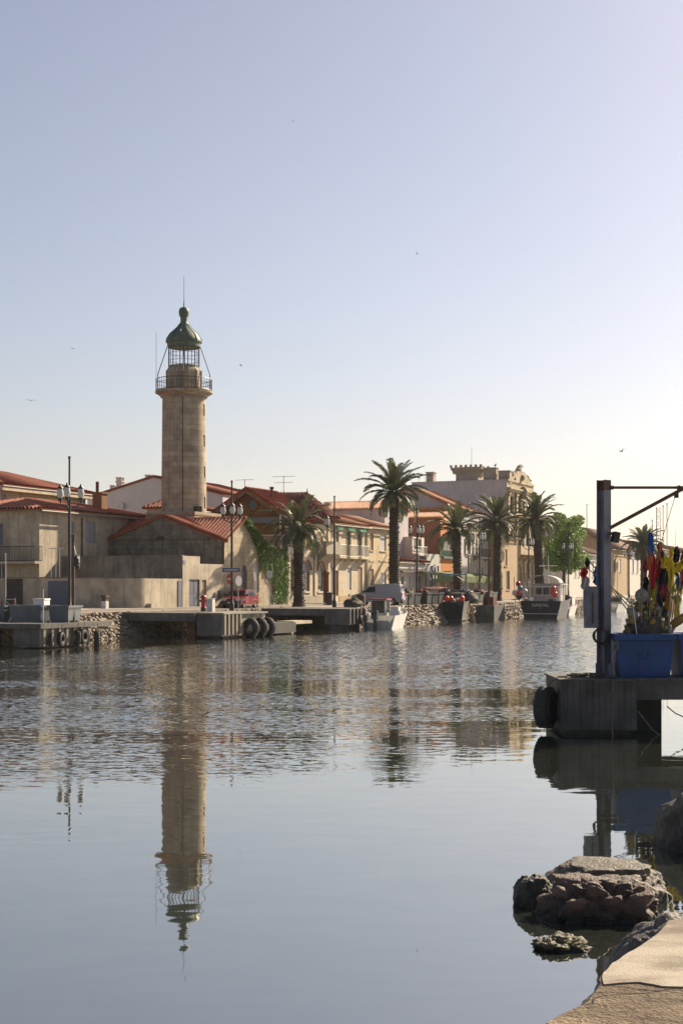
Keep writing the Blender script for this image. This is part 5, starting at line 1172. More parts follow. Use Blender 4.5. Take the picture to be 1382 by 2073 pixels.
o = thing('road_sign', 'grey back of a round road sign right of the lamp post', 'sign', (lp.x+.42, lp.y+.3, H+(1190-1176)/FPX*d), R(55))
m = MB(); m.lathe([(.34, -.015), (.34, .015)], 28); m.v = [tuple(rot @ Vector(v)) for v in m.v]; m.build('disc', greywall, o); m = MB(); m.cyl((0, .04, -2.0), (0, .04, .3), .03); m.build('post', greywall, o)
p = at_px(546, 1230); o = thing('information_sign', 'thin post with two white plates left of the first bench', 'sign', p, 0)
m = MB(); m.cyl((0, 0, 0), (0, 0, 2.75), .035); m.build('post', greywall, o)
for x in (-.1, .12): m = MB(); m.box(x-.1, -.05, 2.2, x+.1, -.03, 2.75); m.build('plate', rail_w, o)
# barrier, thin poles and mooring posts on the ribbed jetty
p = at_px(20, 1243, 1.7); o = thing('barrier', 'white tubular barrier with red reflectors behind the fish tubs', 'barrier', p, 0)
m = MB(); z = .2
for x in (-.28, .38): m.cyl((x, 0, -.2), (x, 0, 1.05), .045)
m.cyl((-.28, 0, .95), (.38, 0, .95), .03); m.cyl((-.28, 0, .9), (.05, 0, .5), .025); m.cyl((.05, 0, .5), (.38, 0, .6), .025); m.build('frame', rail_w, o)
for x in (-.5, .26): m = MB(); m.box(x-.05, -.06, .5, x+.05, -.05, .85); m.build('reflector', red_p, o)
def post(label, x, y0, y1, dist, r=.07, m_=None, name='mooring_post', lean=0):
    p = wd(x, y1, dist); q = wd(x+lean, y0, dist); mb = MB(); mb.cyl((0, 0, 0), q-p, r, r*.8, 8); mb.cyl((q-p)*.97, (q-p), r*1.25, r*1.25, 8)
    return tag(mb.build(name, m_ or rust, None, False, p), label, 'post')
post('thin pale pole at the corner of the ribbed jetty', 88, 1193, 1262, 70.4, .035, greywall)
post('thin dark pole standing left behind the balcony railing', 12, 1120, 1210, 80, .035, greywall)
post('rusty mooring post behind the lamp post on the ribbed jetty', 149, 1083, 1262, 73.3, .10)
p = wd(155, 1135, 73.0); o = thing('net_float_bundle', 'dark fishing net bundle with a white strap hung on the rusty mooring post', 'net', p, 0)
m = MB(); m.ball((0, 0, -.05), .2, 12, 8, 1.5); m.ball((.05, .05, -.3), .13, 10, 6, 1.3); m.build('net', dkmetal, o, True); m = MB(); m.tube([(-.12, 0, .75), (0, -.05, .3), (.17, -.1, .28), (.16, -.16, -.1)], .025, 5); m.build('strap', rail_w, o)
# red shop terrace: green awning, white posts
def terrace():
    s0, s1 = 158.0, 181.0; t = 8.6; o = bank('terrace_awning', 'long green terrace awning on white posts in front of the beige houses', 'awning', s0, t, 1.6)
    z0 = zz(1179, 168, t); z1 = zz(1167, 168, t); m = MB(); m.box(s0+2, t-.1, z0, s1, t, z1); m.add([(s0+2, t-.1, z1), (s1, t-.1, z1), (s1, t+2.0, z1+.5), (s0+2, t+2.0, z1+.5)], [[0, 1, 2, 3]]); m.build('canopy', mat('green_canvas', (.085, .13, .02), bump=0), o)
    for i in range(9): m = MB(); s = s0+2.1+i*2.6; m.cyl((s, t-.05, 1.6), (s, t-.05, z0), .06); m.build('post', rail_w, o)
    m = MB(); railing(m, [(s0+2, t-.05), (s1, t-.05)], 1.6, 2.6, .35, .03); m.build('railing', rail_w, o)
terrace()
# person standing by the tubs
def person():
    p = wd(803, 1222, 131); p.z = 1.5
    o = thing('person', 'person in a pale shirt bending over the dark tubs right of the van', 'person', p, R(30))
    me = bpy.data.meshes.new('body'); V = [(0, 0, .95), (0, .0, 1.15), (0, .03, 1.38), (0, .05, 1.5), (0, .07, 1.66), (.10, 0, .9), (.11, .02, .5), (.11, -.02, .06), (.12, .12, .04), (-.10, 0, .9), (-.11, -.02, .5), (-.11, -.04, .06), (-.12, .1, .04),
                                         (.19, .02, 1.42), (.25, .05, 1.13), (.22, .27, 1.02), (.2, .34, 1.0), (-.19, .02, 1.42), (-.26, .05, 1.13), (-.2, .28, 1.05), (-.18, .35, 1.03)]
    E = [(0, 1), (1, 2), (2, 3), (3, 4), (0, 5), (5, 6), (6, 7), (7, 8), (0, 9), (9, 10), (10, 11), (11, 12), (2, 13), (13, 14), (14, 15), (15, 16), (2, 17), (17, 18), (18, 19), (19, 20)]
    rad = [.15, .14, .15, .055, .10, .09, .065, .045, .04, .09, .065, .045, .04, .065, .045, .035, .04, .065, .045, .035, .04]
    me.from_pydata(V, E, []); b = bpy.data.objects.new('body', me); C.objects.link(b); b.parent = o
    b.modifiers.new('skin', 'SKIN'); ss = b.modifiers.new('sub', 'SUBSURF'); ss.levels = 1; ss.render_levels = 1
    for v, r in zip(me.skin_vertices[0].data, rad): v.radius = (r, r)
    me.skin_vertices[0].data[0].use_root = True; me.materials.append(mat('skin', (.45, .28, .2), bump=0))
    m = MB(); m.lathe([(.17, .88), (.175, 1.1), (.19, 1.3), (.17, 1.44), (.07, 1.5)], 14); m.v = [(x*1.15, y*.85+.02, z) for x, y, z in m.v]
    for sg in (-1, 1): m.cyl((sg*.17, .02, 1.42), (sg*.25, .05, 1.15), .085, .07, 8)
    m.build('shirt', mat('pale_shirt', (.62, .60, .58), bump=0), o, True)
    m = MB()
    for sg in (-1, 1): m.cyl((sg*.1, 0, .95), (sg*.11, 0, .1), .115, .08, 10)
    m.build('trousers', mat('dark_trousers', (.05, .055, .07), bump=0), o, True)
    m = MB(); m.ball((0, .05, 1.72), .115, 12, 8); m.build('hair', mat('dark_hair', (.02, .015, .012), bump=0), o, True)
person()
# clutter on the far quay: coloured crates, nets, buoys on the tubs
for i, (x, y, c_, lb) in enumerate(((822, 1199, orange, 'orange fish crate on the dark tub right of the person'), (829, 1196, mat('yellow_plastic', (.5, .38, .04), bump=0), 'yellow crate beside the orange crate on the dark tubs'), (815, 1192, bl_hull, 'light blue crate behind the person'))):
    p = wd(x, y, 131.5+i*.5); p.z = 2.56; m = MB(); m.box(-.4, -.28, 0, .4, .28, .03)
    for a in ((-.4, -.28, -.37, .28), (.37, -.28, .4, .28), (-.37, -.28, .37, -.25), (-.37, .25, .37, .28)): m.box(a[0], a[1], .03, a[2], a[3], .34)
    tag(m.build('fish_crate', c_, None, False, p, TH+.3*i), lb, 'crate', 'coloured crates on the tubs')
def buoybunch():
    p = wd(1050, 1196, 141); p.z = 1.5; o = thing('marker_buoys', 'bundle of marker buoys with a red ball left of the navy fishing boat', 'buoys', p, 0)
    m = MB(); m.cyl((0, 0, 0), (-.1, 0, 3.2), .03); m.cyl((.4, 0, 0), (.7, .1, 3.0), .03); m.cyl((-.4, 0, 0), (-.5, 0, 2.6), .03); m.build('pole', dkmetal, o)
    for x, z, c_, r in ((-.1, 1.9, red_p, .24), (.1, 1.45, bl_hull, .26), (.55, 1.1, rail_w, .3), (-.4, 1.0, rail_w, .3), (.0, .7, dk_tub, .35), (.6, .2, orange_b, .25)): b = MB(); b.ball((x, 0, z), r, 12, 8, 1.1); b.build('buoy', c_, o, True)
buoybunch()
netm = mat('fishing_net', (.10, .085, .07), var=.6, scale=9, bump=.8)
jb = bank('mooring_block', 'dark concrete mooring block with a rusty post left of the navy fishing boat', 'mooring block', 147, -1, 0)
m = MB(); m.box(146.2, -1.9, -.5, 149.6, -.1, 1.35); m.build('block', dark_concrete, jb); m = MB(); m.cyl((146.8, -1.2, 1.35), (146.8, -1.2, 6.3), .10, .08); m.build('post', rust, jb)
m = MB(); m.rbox(147.8, -1.0, 1.75, 1.2, 1.0, .78); m.build('crate', mat('dark_red_crate', (.14, .035, .025), bump=0), jb)
def heap(label, loc, rx, ry, h, seed, m_=None, name='net_heap', cat='net'):
    mb = MB(); n, k = 20, 8; pts = []
    for j in range(k+1):
        for i in range(n):
            a = 6.283*i/n; q = math.sin(math.pi/2*j/k); e = 1+.35*noise.noise(Vector((math.cos(a)*1.7+seed, math.sin(a)*1.7, j*.5)))
            pts.append((rx*math.cos(a)*math.cos(math.pi/2*j/k)*e, ry*math.sin(a)*math.cos(math.pi/2*j/k)*e, h*q*(1+.3*noise.noise(Vector((i*.5, j*.4, seed*1.0))))))
    mb.add(pts, [[j*n+i, j*n+(i+1) % n, (j+1)*n+(i+1) % n, (j+1)*n+i] for j in range(k) for i in range(n)])
    return tag(mb.build(name, m_ or netm, None, True, loc), label, cat)
heap('brown net heap on the quay edge right of the dark round sterned boat', wd(948, 1222, 131), 1.0, .8, 1.0, 3)
heap('dark net heap on the block left of the motor boat', Vector(W(118.6, .9, 1.52)), .8, .7, .7, 6)
heap('red brown nets filling the nearest dark tubs', wd(880, 1193, 139)+Vector((0, 0, -.1)), 1.6, .9, .35, 9, mat('red_net', (.2, .06, .04), var=.5, scale=8))
for i, (s, c_) in enumerate(((133.4, 0), (137.5, 1), (143.7, 0), (149.8, 0), (153.9, 1))):
    o = heap('dark nets heaped above the rim of a tub in the dark row', W(s, 2.1, 2.35), .62, .5, .55, 11+i, (netm, mat('red_net', (.2, .06, .04), var=.5, scale=8))[c_]); o['group'] = 'nets in the dark tub row'
rb = MB(); rb.lathe([(.32, 0), (.35, .3), (.32, .6), (.35, .9), (.3, .95)], 16); tag(rb.build('barrel', rust, None, True, W(119.9, .8, 1.53)), 'rusty red barrel on the block left of the motor boat', 'barrel')
# distant masts
def lattice(label, x, y0, y1, d):
    p = wd(x, y1, d); o = thing('radio_mast', label, 'mast', p, .4); h = (y1-y0)/FPX*d; m = MB(); q = [(-.8, -.6), (.8, -.6), (0, .8)]; n = int(h/2)
    for a, b in q: m.cyl((a, b, 0), (a*.7, b*.7, h), .09, .07, 4)
    for i in range(n):
        z0, z1 = h*i/n, h*(i+1)/n; k0, k1 = 1-.3*i/n, 1-.3*(i+1)/n
        for j in range(3): a, b = q[j], q[(j+1) % 3]; m.cyl((a[0]*k0, a[1]*k0, z0), (b[0]*k1, b[1]*k1, z1), .05, n=4)
    m.build('lattice', mat('mast_grey', (.3, .3, .32), bump=0), o)
lattice('thin lattice radio mast far behind the quay on the right', 1330, 1026, 1150, 420)
for x, y0, lb in ((1341, 1022, 'left one of two tall thin ship masts beside the lattice mast'), (1349, 1018, 'right one of two tall thin ship masts beside the lattice mast'), (1319, 1052, 'short dark mast left of the lattice mast')):
    post(lb, x, y0, 1165, 300, .10, mat('mast_grey2', (.25, .25, .27), bump=0), 'ship_mast')
post('pale street light mast behind the roof of the brown roofed house', 1187, 1020, 1100, 270, .09, greywall, 'street_light_mast')
# ------------------------------------------------------------------ near pier on the right
def pier():
    y = 29.0; o = thing('concrete_pier', 'near concrete pier block with plank deck carrying the crane post', 'pier', (5.25, y, 0))
    OFF[o.name] = (5.25, y, 0)
    m = MB(); n = 12; xa, xb = 4.47, 6.02
    for i in range(n):
        a, b = xa+(xb-xa)*i/n, xa+(xb-xa)*(i+1)/n; m.box(a+.004, y-rnd.uniform(0, .022), .10, b-.004, y+.1, 1.09)
    m.box(xa+.01, y+.02, .085, xb-.01, y+2.2, 1.088); m.box(xa-.03, y-.045, 1.092, xb+.03, y+2.2, 1.135); m.build('block', mat('old_pier_concrete', (.10, .097, .09), streak=.9, var=.5, scale=1.6), o)
    f = MB(); f.box(xa+.1, y+.12, -1.2, xb-.1, y+2.0, .083); f.build('footing', black_concrete, o)
    d = MB(); d.box(6.025, y+.12, 1.02, 11.5, y+2.6, 1.10); d.box(6.025, y+.2, .70, 11.5, y+.5, 1.018); d.box(6.025, y+1.9, .70, 11.5, y+2.2, 1.018)
    for i in range(16): d.box(6.05+i*.33, y+.06, 1.102, 6.05+i*.33+.29, y+2.6, 1.14)
    d.build('deck', dark_concrete, o)
    
    for q in ((6.03, y+.9, 6.72), (10.6, y+.4, 11.4)): k = MB(); k.box(q[0], q[1], -1, q[2], y+1.7, .70); k.build('pile', black_concrete, o)
    k = MB(); k.box(4.6, y+.3, 1.137, 5.9, y+.32, 1.15)
    for i in range(16): k.rbox(4.75+rnd.random()*.75, y+.35+rnd.random()*.9, 1.17, rnd.uniform(.08, .2), rnd.uniform(.06, .16), rnd.uniform(.04, .1), rnd.uniform(0, 3))
    k.build('rubble', netm, o)
pier()
tyre('big black tyre hung on the left face of the near pier', (4.23, 29.5, .52), (1, -.5, 0), .29, .15, 'tyre of the near pier', [(0, 0, .3), (.12, 0, .55), (.27, .05, .63), (.45, .1, .63)])
def crane():
    o = thing('crane_post', 'tall rusty topped blue grey steel davit with horizontal arm and brace on the near pier', 'crane', (5.51, 29.92, 1.14)); x0, y0, z0 = 5.51, 29.92, 1.14
    OFF[o.name] = (x0, y0, z0); zt = H+(1190-972)/FPX*y0
    m = MB(); w_ = .135; z1 = zt-.22
    def hsec(m, za, zb):
        rz = R(-50); P = lambda a, b, z: (x0+a*math.cos(rz)-b*math.sin(rz), y0+a*math.sin(rz)+b*math.cos(rz), z)
        m.box(.088, -.11, za, .104, .11, zb, P); m.box(-.104, -.11, za, -.088, .11, zb, P); m.box(-.0875, -.008, za, .0875, .008, zb, P)
    hsec(m, z0+.02, z1); m.build('post', steel_blue, o)
    m = MB(); hsec(m, z1+.002, zt); m.build('post_top', rust, o)
    m = MB(); m.rbox(x0, y0, z0+.012, .5, .5, .024, .2)
    for a in range(4): m.rbox(x0+.16*math.cos(R(33+90*a)), y0+.16*math.sin(R(33+90*a)), z0+.15, .14, .012, .25, R(33+90*a))
    m.build('base_plate', steel_blue, o)
    za = H+(1190-987)/FPX*y0; m = MB(); m.cyl((x0+.1, y0, za), (x0+2.1, y0, za), .03, n=8); m.cyl((x0+.12, y0, za), (x0+.2, y0, za), .045); m.build('arm', rust, o)
    pa = wd(1226, 1073, y0); pb = wd(1384, 988, y0); m = MB(); m.cyl(pa, pb+(pb-pa)*.05, .038, n=8); m.build('brace', rust, o)
    m = MB(); m.cyl(wd(1368, 998, y0), wd(1368, 1008, y0), .05); m.torus(wd(1374, 988, y0), (0, 1, 0), .045, .018, 12, 6); m.rbox(7.23, y0, za-.02, .1, .08, .2); m.build('pulley', dkmetal, o)
    m = MB(); m.tube([wd(1366, 1003, y0), wd(1340, 1088, y0), wd(1330, 1130, y0)], .007, 5); m.build('hoist_rope', rope_m, o)
    q = wd(1192, 1230, y0); m = MB(); m.box(q.x-.105, y0-.16, H+(1190-1271)/FPX*y0, q.x+.16, y0+.1, H+(1190-1187)/FPX*y0); m.box(q.x-.125, y0-.1, H+(1190-1248)/FPX*y0, q.x-.106, y0+.04, H+(1190-1195)/FPX*y0); cb = m.build('switch_box', steel_blue, o)
    m = MB(); m.box(q.x+.02, y0-.172, H+(1190-1262)/FPX*y0, q.x+.06, y0-.162, H+(1190-1200)/FPX*y0); m.build('cover_strip', rust, cb)
    q = wd(1243, 1088, y0); m = MB(); m.rbox(q.x, y0-.1, q.z, .12, .16, .22, .3, R(12)); m.rbox(q.x-.05, y0-.05, q.z+.08, .1, .1, .05); m.build('floodlight', dkmetal, o)
    m = MB()
    for i in range(4): m.torus(wd(1213+i*2, 1288, y0-.16-.03*i), (.5+.1*i, 1, .1), .15+.012*i, .012, 20, 6)
    m.build('cable_coil', rubber, o)
crane()
def bluetub(label, x0, x1, y, rz=0, mark=True):
    o = thing('fish_tub', label, 'tub', ((x0+x1)/2, y+.5, 1.145), rz, 'blue fish tubs on the near pier'); w_ = (x1-x0)/2; h = .90; b = MB(); k = .06
    P = lambda q, z: [(-w_+q, -.5+q, z), (w_-q, -.5+q, z), (w_-q, .5-q, z), (-w_+q, .5-q, z)]
    r = [P(k, .0), P(0, h-.14), P(.05, h-.14), P(k+.06, .3)]
    b.add(sum(r, []), [[j*4+i, j*4+(i+1) % 4, j*4+4+(i+1) % 4, j*4+4+i] for j in range(3) for i in range(4)]+[[3, 2, 1, 0], [12, 13, 14, 15]])
    b.build('body', tub_blue, o)
    f = MB(); e = .055
    for a in ((-w_-e, -.5-e, w_+e, -.44), (-w_-e, .44, w_+e, .5+e), (-w_-e, -.44, -w_+.06, .44), (w_-.06, -.44, w_+e, .44)): f.box(a[0], a[1], h-.13, a[2], a[3], h)
    f.build('rim', tub_blue, o)
    if mark: t = text_mb('ISE', .24); t.v = [(a-.03, -.5+k*(1-(.44+c)/.76)-.006, .44+c) for a, _, c in t.v]; t.build('lettering', mat('faded_black_lettering', (.008, .035, .12), bump=0), o)
    return o
bluetub('blue fish tub full of marker flags beside the crane post', 5.70, 6.86, 29.42); bluetub('second blue fish tub cut off by the right edge', 7.02, 8.2, 29.6, .03, False)
fcol = {k: mat('flag_'+k, v, rough=.7, var=.12, scale=3, bump=0) for k, v in dict(red=(.50, .02, .02), yellow=(.72, .50, .01), black=(.018, .016, .02), blue=(.01, .13, .45), orange=(.62, .16, .04), white=(.55, .53, .52), crimson=(.28, .012, .035), lime=(.50, .48, .02)).items()}
def flagmesh(top, drop, width, seed, n=16, k=14):
    'limp cloth bunched against the pole: tight pleats, pointed lower corners'
    r = random.Random(seed); m = MB(); pts = []; ph = r.uniform(0, 6); sw = r.uniform(-.10, .10); fq = r.uniform(11, 15); tip = r.uniform(-.3, .3)
    for j in range(n+1):
        q = j/n; wv = width*(.18+.62*min(1, q*2.6)*(1-.35*q))
        for i in range(k+1):
            u = i/k-.5; a = ph+u*fq+q*2.2; ragged = 1-.42*abs(u-tip)**1.2
            x = top[0]+u*wv+sw*q*drop+.012*math.sin(q*11+ph+u*4)+(.016*math.sin(a*1.3) if q > .1 else 0)
            pts.append((x, top[1]+.035*math.sin(a)*min(1, q*4+.3)+.015*math.cos(q*9+i), top[2]-drop*q*ragged*1.15))
    m.add(pts, [[j*(k+1)+i, j*(k+1)+i+1, (j+1)*(k+1)+i+1, (j+1)*(k+1)+i] for j in range(n) for i in range(k)])
    o2 = [(a, b+.005, c) for a, b, c in m.v]; f2 = [f[::-1] for f in m.f]; m.add(o2, f2)
    return m
def marker(label, bx, by, tx, ty, y, flags, fl=None):
    p = wd(bx, by, y); o = thing('marker_flag', label, 'flag', p, 0, 'marker flags on poles in the blue tub'); OFF[o.name] = tuple(p)
    q = wd(tx, ty, y); m = MB(); m.cyl(p, q, .016, .009, 6); m.build('pole', mat('cane_pole', (.30, .24, .14), rough=.6, bump=0), o)
    for i, (col, x, y0, y1, w_) in enumerate(flags):
        a = wd(x, y0, y); b = wd(x, y1, y); flagmesh(a, a.z-b.z, w_*y/FPX, int(bx*7+i*13)).build('flag', fcol[col], o, False)
    return o
for i, a in enumerate((
    ('leftmost leaning pole with a red and white flag passing behind the crane post', 1300, 1240, 1166, 1133, 30.35, [('red', 1182, 1148, 1172, 22), ('white', 1184, 1166, 1198, 26)]),
    ('leaning pole with a small black flag passing behind the crane post', 1296, 1256, 1184, 1128, 30.6, [('black', 1187, 1128, 1152, 16)]),
    ('leaning pole with a blue flag half hidden by the crane post', 1290, 1262, 1196, 1140, 30.5, [('blue', 1206, 1146, 1180, 18)]),
    ('upright pole with a bright blue flag above a red one', 1316, 1270, 1311, 1078, 29.9, [('blue', 1314, 1078, 1122, 16), ('orange', 1315, 1112, 1150, 18), ('red', 1319, 1122, 1186, 22)]),
    ('pole with a red and orange flag', 1324, 1272, 1334, 1096, 30.1, [('orange', 1333, 1096, 1130, 14), ('crimson', 1331, 1126, 1190, 20)]),
    ('pole with a dark flag next to the orange one', 1330, 1274, 1343, 1114, 29.95, [('black', 1339, 1116, 1165, 14), ('lime', 1322, 1175, 1220, 26)]),
    ('pole with a large black drooping flag at mid height', 1328, 1275, 1350, 1140, 29.75, [('black', 1342, 1150, 1220, 30), ('crimson', 1340, 1180, 1208, 20)]),
    ('pole with the big bright yellow knotted flag', 1352, 1275, 1360, 1108, 29.7, [('yellow', 1358, 1108, 1130, 12), ('yellow', 1356, 1126, 1188, 22), ('yellow', 1345, 1124, 1148, 20), ('yellow', 1371, 1138, 1158, 26)]),
    ('pole with a black flag right of the yellow one', 1345, 1276, 1371, 1104, 30.2, [('black', 1368, 1106, 1160, 18)]),
    ('pole with black, yellow and red flags at the right edge', 1360, 1278, 1385, 1112, 30.0, [('black', 1383, 1114, 1150, 20), ('yellow', 1380, 1130, 1150, 14), ('red', 1384, 1148, 1182, 18)]))):
    marker(*a)
rf = random.Random(31)
for i in range(9):
    x = 1310+i*8.6+rf.uniform(-3, 3); y0 = rf.uniform(1120, 1165); cs = [rf.choice(['red', 'black', 'black', 'crimson', 'yellow', 'blue', 'lime']) for _ in range(2)]
    o = marker('extra pole of the dense flag bundle with a limp '+cs[0]+' flag over a '+cs[1]+' one', 1300+i*8, 1275, x, y0, 30.05+.05*i, [(cs[0], x, y0+3, y0+rf.uniform(32, 50), 12), (cs[1], x-2, y0+40, y0+rf.uniform(70, 95), 14)])
    o['label'] = 'one of the many poles crowded behind the bright flags with limp coloured cloth'; o['group'] = 'poles crowded behind the bright flags'
by_ = mat('weathered_yellow_buoy', (.30, .20, .03), rough=.6, var=.5, scale=7, bump=.4); bg_ = mat('weathered_green_buoy', (.09, .11, .06), rough=.7, var=.5, scale=7, bump=.4); bw_ = mat('grey_foam_buoy', (.30, .28, .25), rough=.8, var=.5, scale=7, bump=.4); bb_ = mat('dark_buoy', (.08, .06, .045), rough=.7, var=.5, scale=7)
def buoy(label, x, y, r, sz, m_, d, lean=0):
    p = wd(x, y, d); m = MB(); rr = r*d/FPX; m.lathe([(rr*max(.02, math.sin(math.pi*j/12))**(.4 if sz > 1.5 else 1), -rr*sz*math.cos(math.pi*j/12)) for j in range(13)], 14, (0, 0), False); m.cyl((0, 0, -rr*sz*1.5), (0, 0, rr*sz*1.25), rr*.15, n=6)
    for z in (-.5, .0, .5): m.torus((0, 0, z*rr*sz), (0, 0, 1), rr*math.sqrt(1-z*z)*1.01, rr*.06, 14, 5)
    rot = Matrix.Rotation(lean, 4, 'Y'); m.v = [tuple(rot @ Vector(v)) for v in m.v]
    return tag(m.build('buoy', m_, None, True, p), label, 'buoy', 'net buoys heaped in the blue tub')
mix_b = [by_, bg_, bw_, bb_, mat('ochre_float', (.30, .19, .04), var=.5, scale=7), mat('olive_float', (.15, .14, .045), var=.5, scale=7), mat('dark_teal_float', (.025, .06, .05), var=.5, scale=7)]
nm_b = ['yellow brown', 'dark green', 'grey', 'dark', 'ochre', 'olive', 'teal']
for x, y, r, sz, m_, lean, lb in ((1298, 1206, 14, 1.05, bw_, 0, 'round grey buoy highest on the left of the blue tub'), (1304, 1226, 10, 1.0, bb_, .3, 'small dark buoy under the round grey one'), (1279, 1243, 9, 1.6, bw_, -.5, 'pale leaning float at the left of the blue tub'),
        (1351, 1232, 9, 2.5, mat('amber_float', (.46, .22, .012), var=.4, scale=7), .12, 'bright amber float below the yellow flag'), (1373, 1256, 9, 2.3, mix_b[4], .95, 'ochre float lying across the tub rim at the right edge')):
    buoy(lb, x, y, r, sz, m_, 29.75+rnd.uniform(0, .45), lean)
pos_w = ['far left', 'left', 'left of the middle', 'middle', 'right of the middle', 'right']
rb_ = random.Random(12)
for i in range(46):
    f = ((i*.618) % 1); x = 1270+f*90+rb_.uniform(-3, 3); k = rb_.randrange(7); y = 1276-78*math.sin(math.pi*min(1, f*.9+.12))*(i/46)**.8*rb_.uniform(.7, 1.0)
    b_ = buoy('small worn net float packed among many others in the blue tub', x, y, rb_.uniform(3.5, 6.5), rb_.choice((1.0, 1.3, 2.0, 2.6)), mix_b[k], 29.62+rb_.uniform(0, .6), (f-.5)*.7+rb_.uniform(-.5, .5)); b_['group'] = 'small net floats in the blue tub'
hp = wd(1312, 1286, 29.9); heap('tangled brown net filling the bottom of the blue tub', hp, .50, .36, .42, 4)
for i in range(9):
    p = wd(1288+i*9, 1284, 29.6+.06*i); q = wd(1282+i*12+rb_.uniform(-6, 6), rb_.uniform(1165, 1215), 29.6+.06*i); m = MB(); m.cyl((0, 0, 0), q-p, .012, .009, 5)
    tag(m.build('float_pole', mat('cane_pole', (.30, .24, .14), rough=.6, bump=0) if i % 3 else rail_w, None, False, p), 'thin bare pole standing among the floats in the blue tub', 'pole', 'bare poles in the blue tub')
for lb, yy, pts in (('slack mooring rope from the pier block into the bright water under the deck', 29.05, ((1290, 1440), (1320, 1478), (1350, 1498), (1382, 1508), (1420, 1500))), ('dark rope sagging beneath the pier deck at the right edge', 29.4, ((1349, 1430), (1366, 1444), (1384, 1452), (1420, 1450))), ('thin rope hanging straight down the front of the pier block', 28.94, ((1240, 1377), (1239, 1430), (1238, 1475), (1241, 1497)))):
    a = wd(*pts[0], yy); m = MB(); m.tube([wd(x, y, yy)-a for x, y in pts], .013, 5); tag(m.build('mooring_rope', rope_m, None, False, a), lb, 'rope')
m = MB(); a = wd(1246, 1372, 29.2); pts = [(1243, 1372), (1241, 1345), (1244, 1320), (1250, 1305), (1247, 1297)]; m.tube([wd(x, y, 29.3)-a for x, y in pts], .012, 5); m.torus(wd(1244, 1310, 29.3)-a, (0, 1, 0), .07, .012, 14, 5); tag(m.build('rope_loop', rope_m, None, False, a), 'short rope looped between crane post and blue tub', 'rope')
# ------------------------------------------------------------------ foreground rocks and quay edge
def rockmat(name, c, c2, wet=.12, bump=.9):
    m, n, b, N, L = nodes(name); tc = N('TexCoord'); co = tc.outputs['Object']
    x = N('TexNoise'); x.inputs['Scale'].default_value = 5; x.inputs['Detail'].default_value = 8; x.inputs['Roughness'].default_value = .65; L(co, x.inputs['Vector'])
    r = N('ValToRGB'); r.color_ramp.elements[0].position = .35; r.color_ramp.elements[0].color = (*c2, 1); r.color_ramp.elements[1].position = .68; r.color_ramp.elements[1].color = (*c, 1); L(x.outputs[0], r.inputs[0])
    g = N('NewGeometry'); s = N('SeparateXYZ'); L(g.outputs['Position'], s.inputs[0]); w_ = N('MapRange'); L(s.outputs[2], w_.inputs[0]); w_.inputs[1].default_value = .02; w_.inputs[2].default_value = wet; w_.inputs[3].default_value = 1; w_.inputs[4].default_value = 0
    mx = N('MixRGB'); L(w_.outputs[0], mx.inputs[0]); L(r.outputs[0], mx.inputs[1]); mx.inputs[2].default_value = (.012, .013, .009, 1); L(mx.outputs[0], b.inputs['Base Color'])
    f = N('TexNoise'); f.inputs['Scale'].default_value = 38; f.inputs['Detail'].default_value = 6; L(co, f.inputs['Vector']); v = N('TexVoronoi'); v.inputs['Scale'].default_value = 9; L(co, v.inputs['Vector'])
    ad = N('Math'); ad.operation = 'MULTIPLY_ADD'; L(v.outputs['Distance'], ad.inputs[0]); ad.inputs[1].default_value = .5; L(f.outputs[0], ad.inputs[2])
    bp = N('Bump'); bp.inputs['Strength'].default_value = bump; bp.inputs['Distance'].default_value = .03; L(ad.outputs[0], bp.inputs['Height']); L(bp.outputs[0], b.inputs['Normal'])
    rr = N('MapRange'); L(x.outputs[0], rr.inputs[0]); rr.inputs[3].default_value = .35; rr.inputs[4].default_value = .95; L(rr.outputs[0], b.inputs['Roughness'])
    return m
rk_brown = rockmat('wet_brown_rock', (.125, .10, .072), (.035, .03, .022)); rk_pink = rockmat('pink_brown_rock', (.185, .118, .09), (.026, .018, .014), .24, 1.3); rk_dark = rockmat('dark_rock', (.055, .05, .042), (.015, .014, .012)); rk_alg = rockmat('algae_rock', (.12, .11, .05), (.03, .03, .014), .05)
rk_grey = rockmat('grey_quay_rock', (.075, .068, .06), (.045, .042, .04), .1)
def rock(label, c, rad, seed, m_, rough=.32, freq=1.6, flat=None, rz=0, sub=6, lumps=0):
    bm = bmesh.new(); bmesh.ops.create_icosphere(bm, subdivisions=sub, radius=1); sv = Vector((seed*7.3, seed*3.1, seed*1.7))
    for v in bm.verts:
        p = v.co.copy(); n = 0; a = 1; f = freq
        for k in range(5): n += a*noise.noise(p*f+sv); a *= .5; f *= 2.1
        rdg = 1-abs(noise.noise(p*freq*1.9+sv*2))*2
        vo = noise.voronoi(p*freq*1.7+sv+Vector((n, -n, n*.5))*.25)[0]; crack = min(1, (vo[1]-vo[0])*3.2)
        q = p*(1+rough*n+rough*.22*rdg-(.05+lumps*.22)*(1-crack)+lumps*.5*(.4-vo[0]))
        sx, sy, sz = math.copysign(abs(q.x)**.85, q.x)*rad[0], math.copysign(abs(q.y)**.85, q.y)*rad[1], math.copysign(abs(q.z)**.8, q.z)*rad[2]
        if flat is not None and sz > flat: sz = flat+(sz-flat)*.14
        v.co = (sx, sy, sz)
    me = bpy.data.meshes.new('rock'); bm.to_mesh(me); bm.free(); me.polygons.foreach_set('use_smooth', [True]*len(me.polygons)); me.materials.append(m_)
    o = bpy.data.objects.new('rock', me); C.objects.link(o); o.location = c; o.rotation_euler.z = rz
    return tag(o, label, 'rock')
rock('flat topped brown rock slab behind the pink rock in the water', (2.60, 13.9, .0), (.60, .50, .38), 1, rk_brown, .22, 1.3, .30, .1)
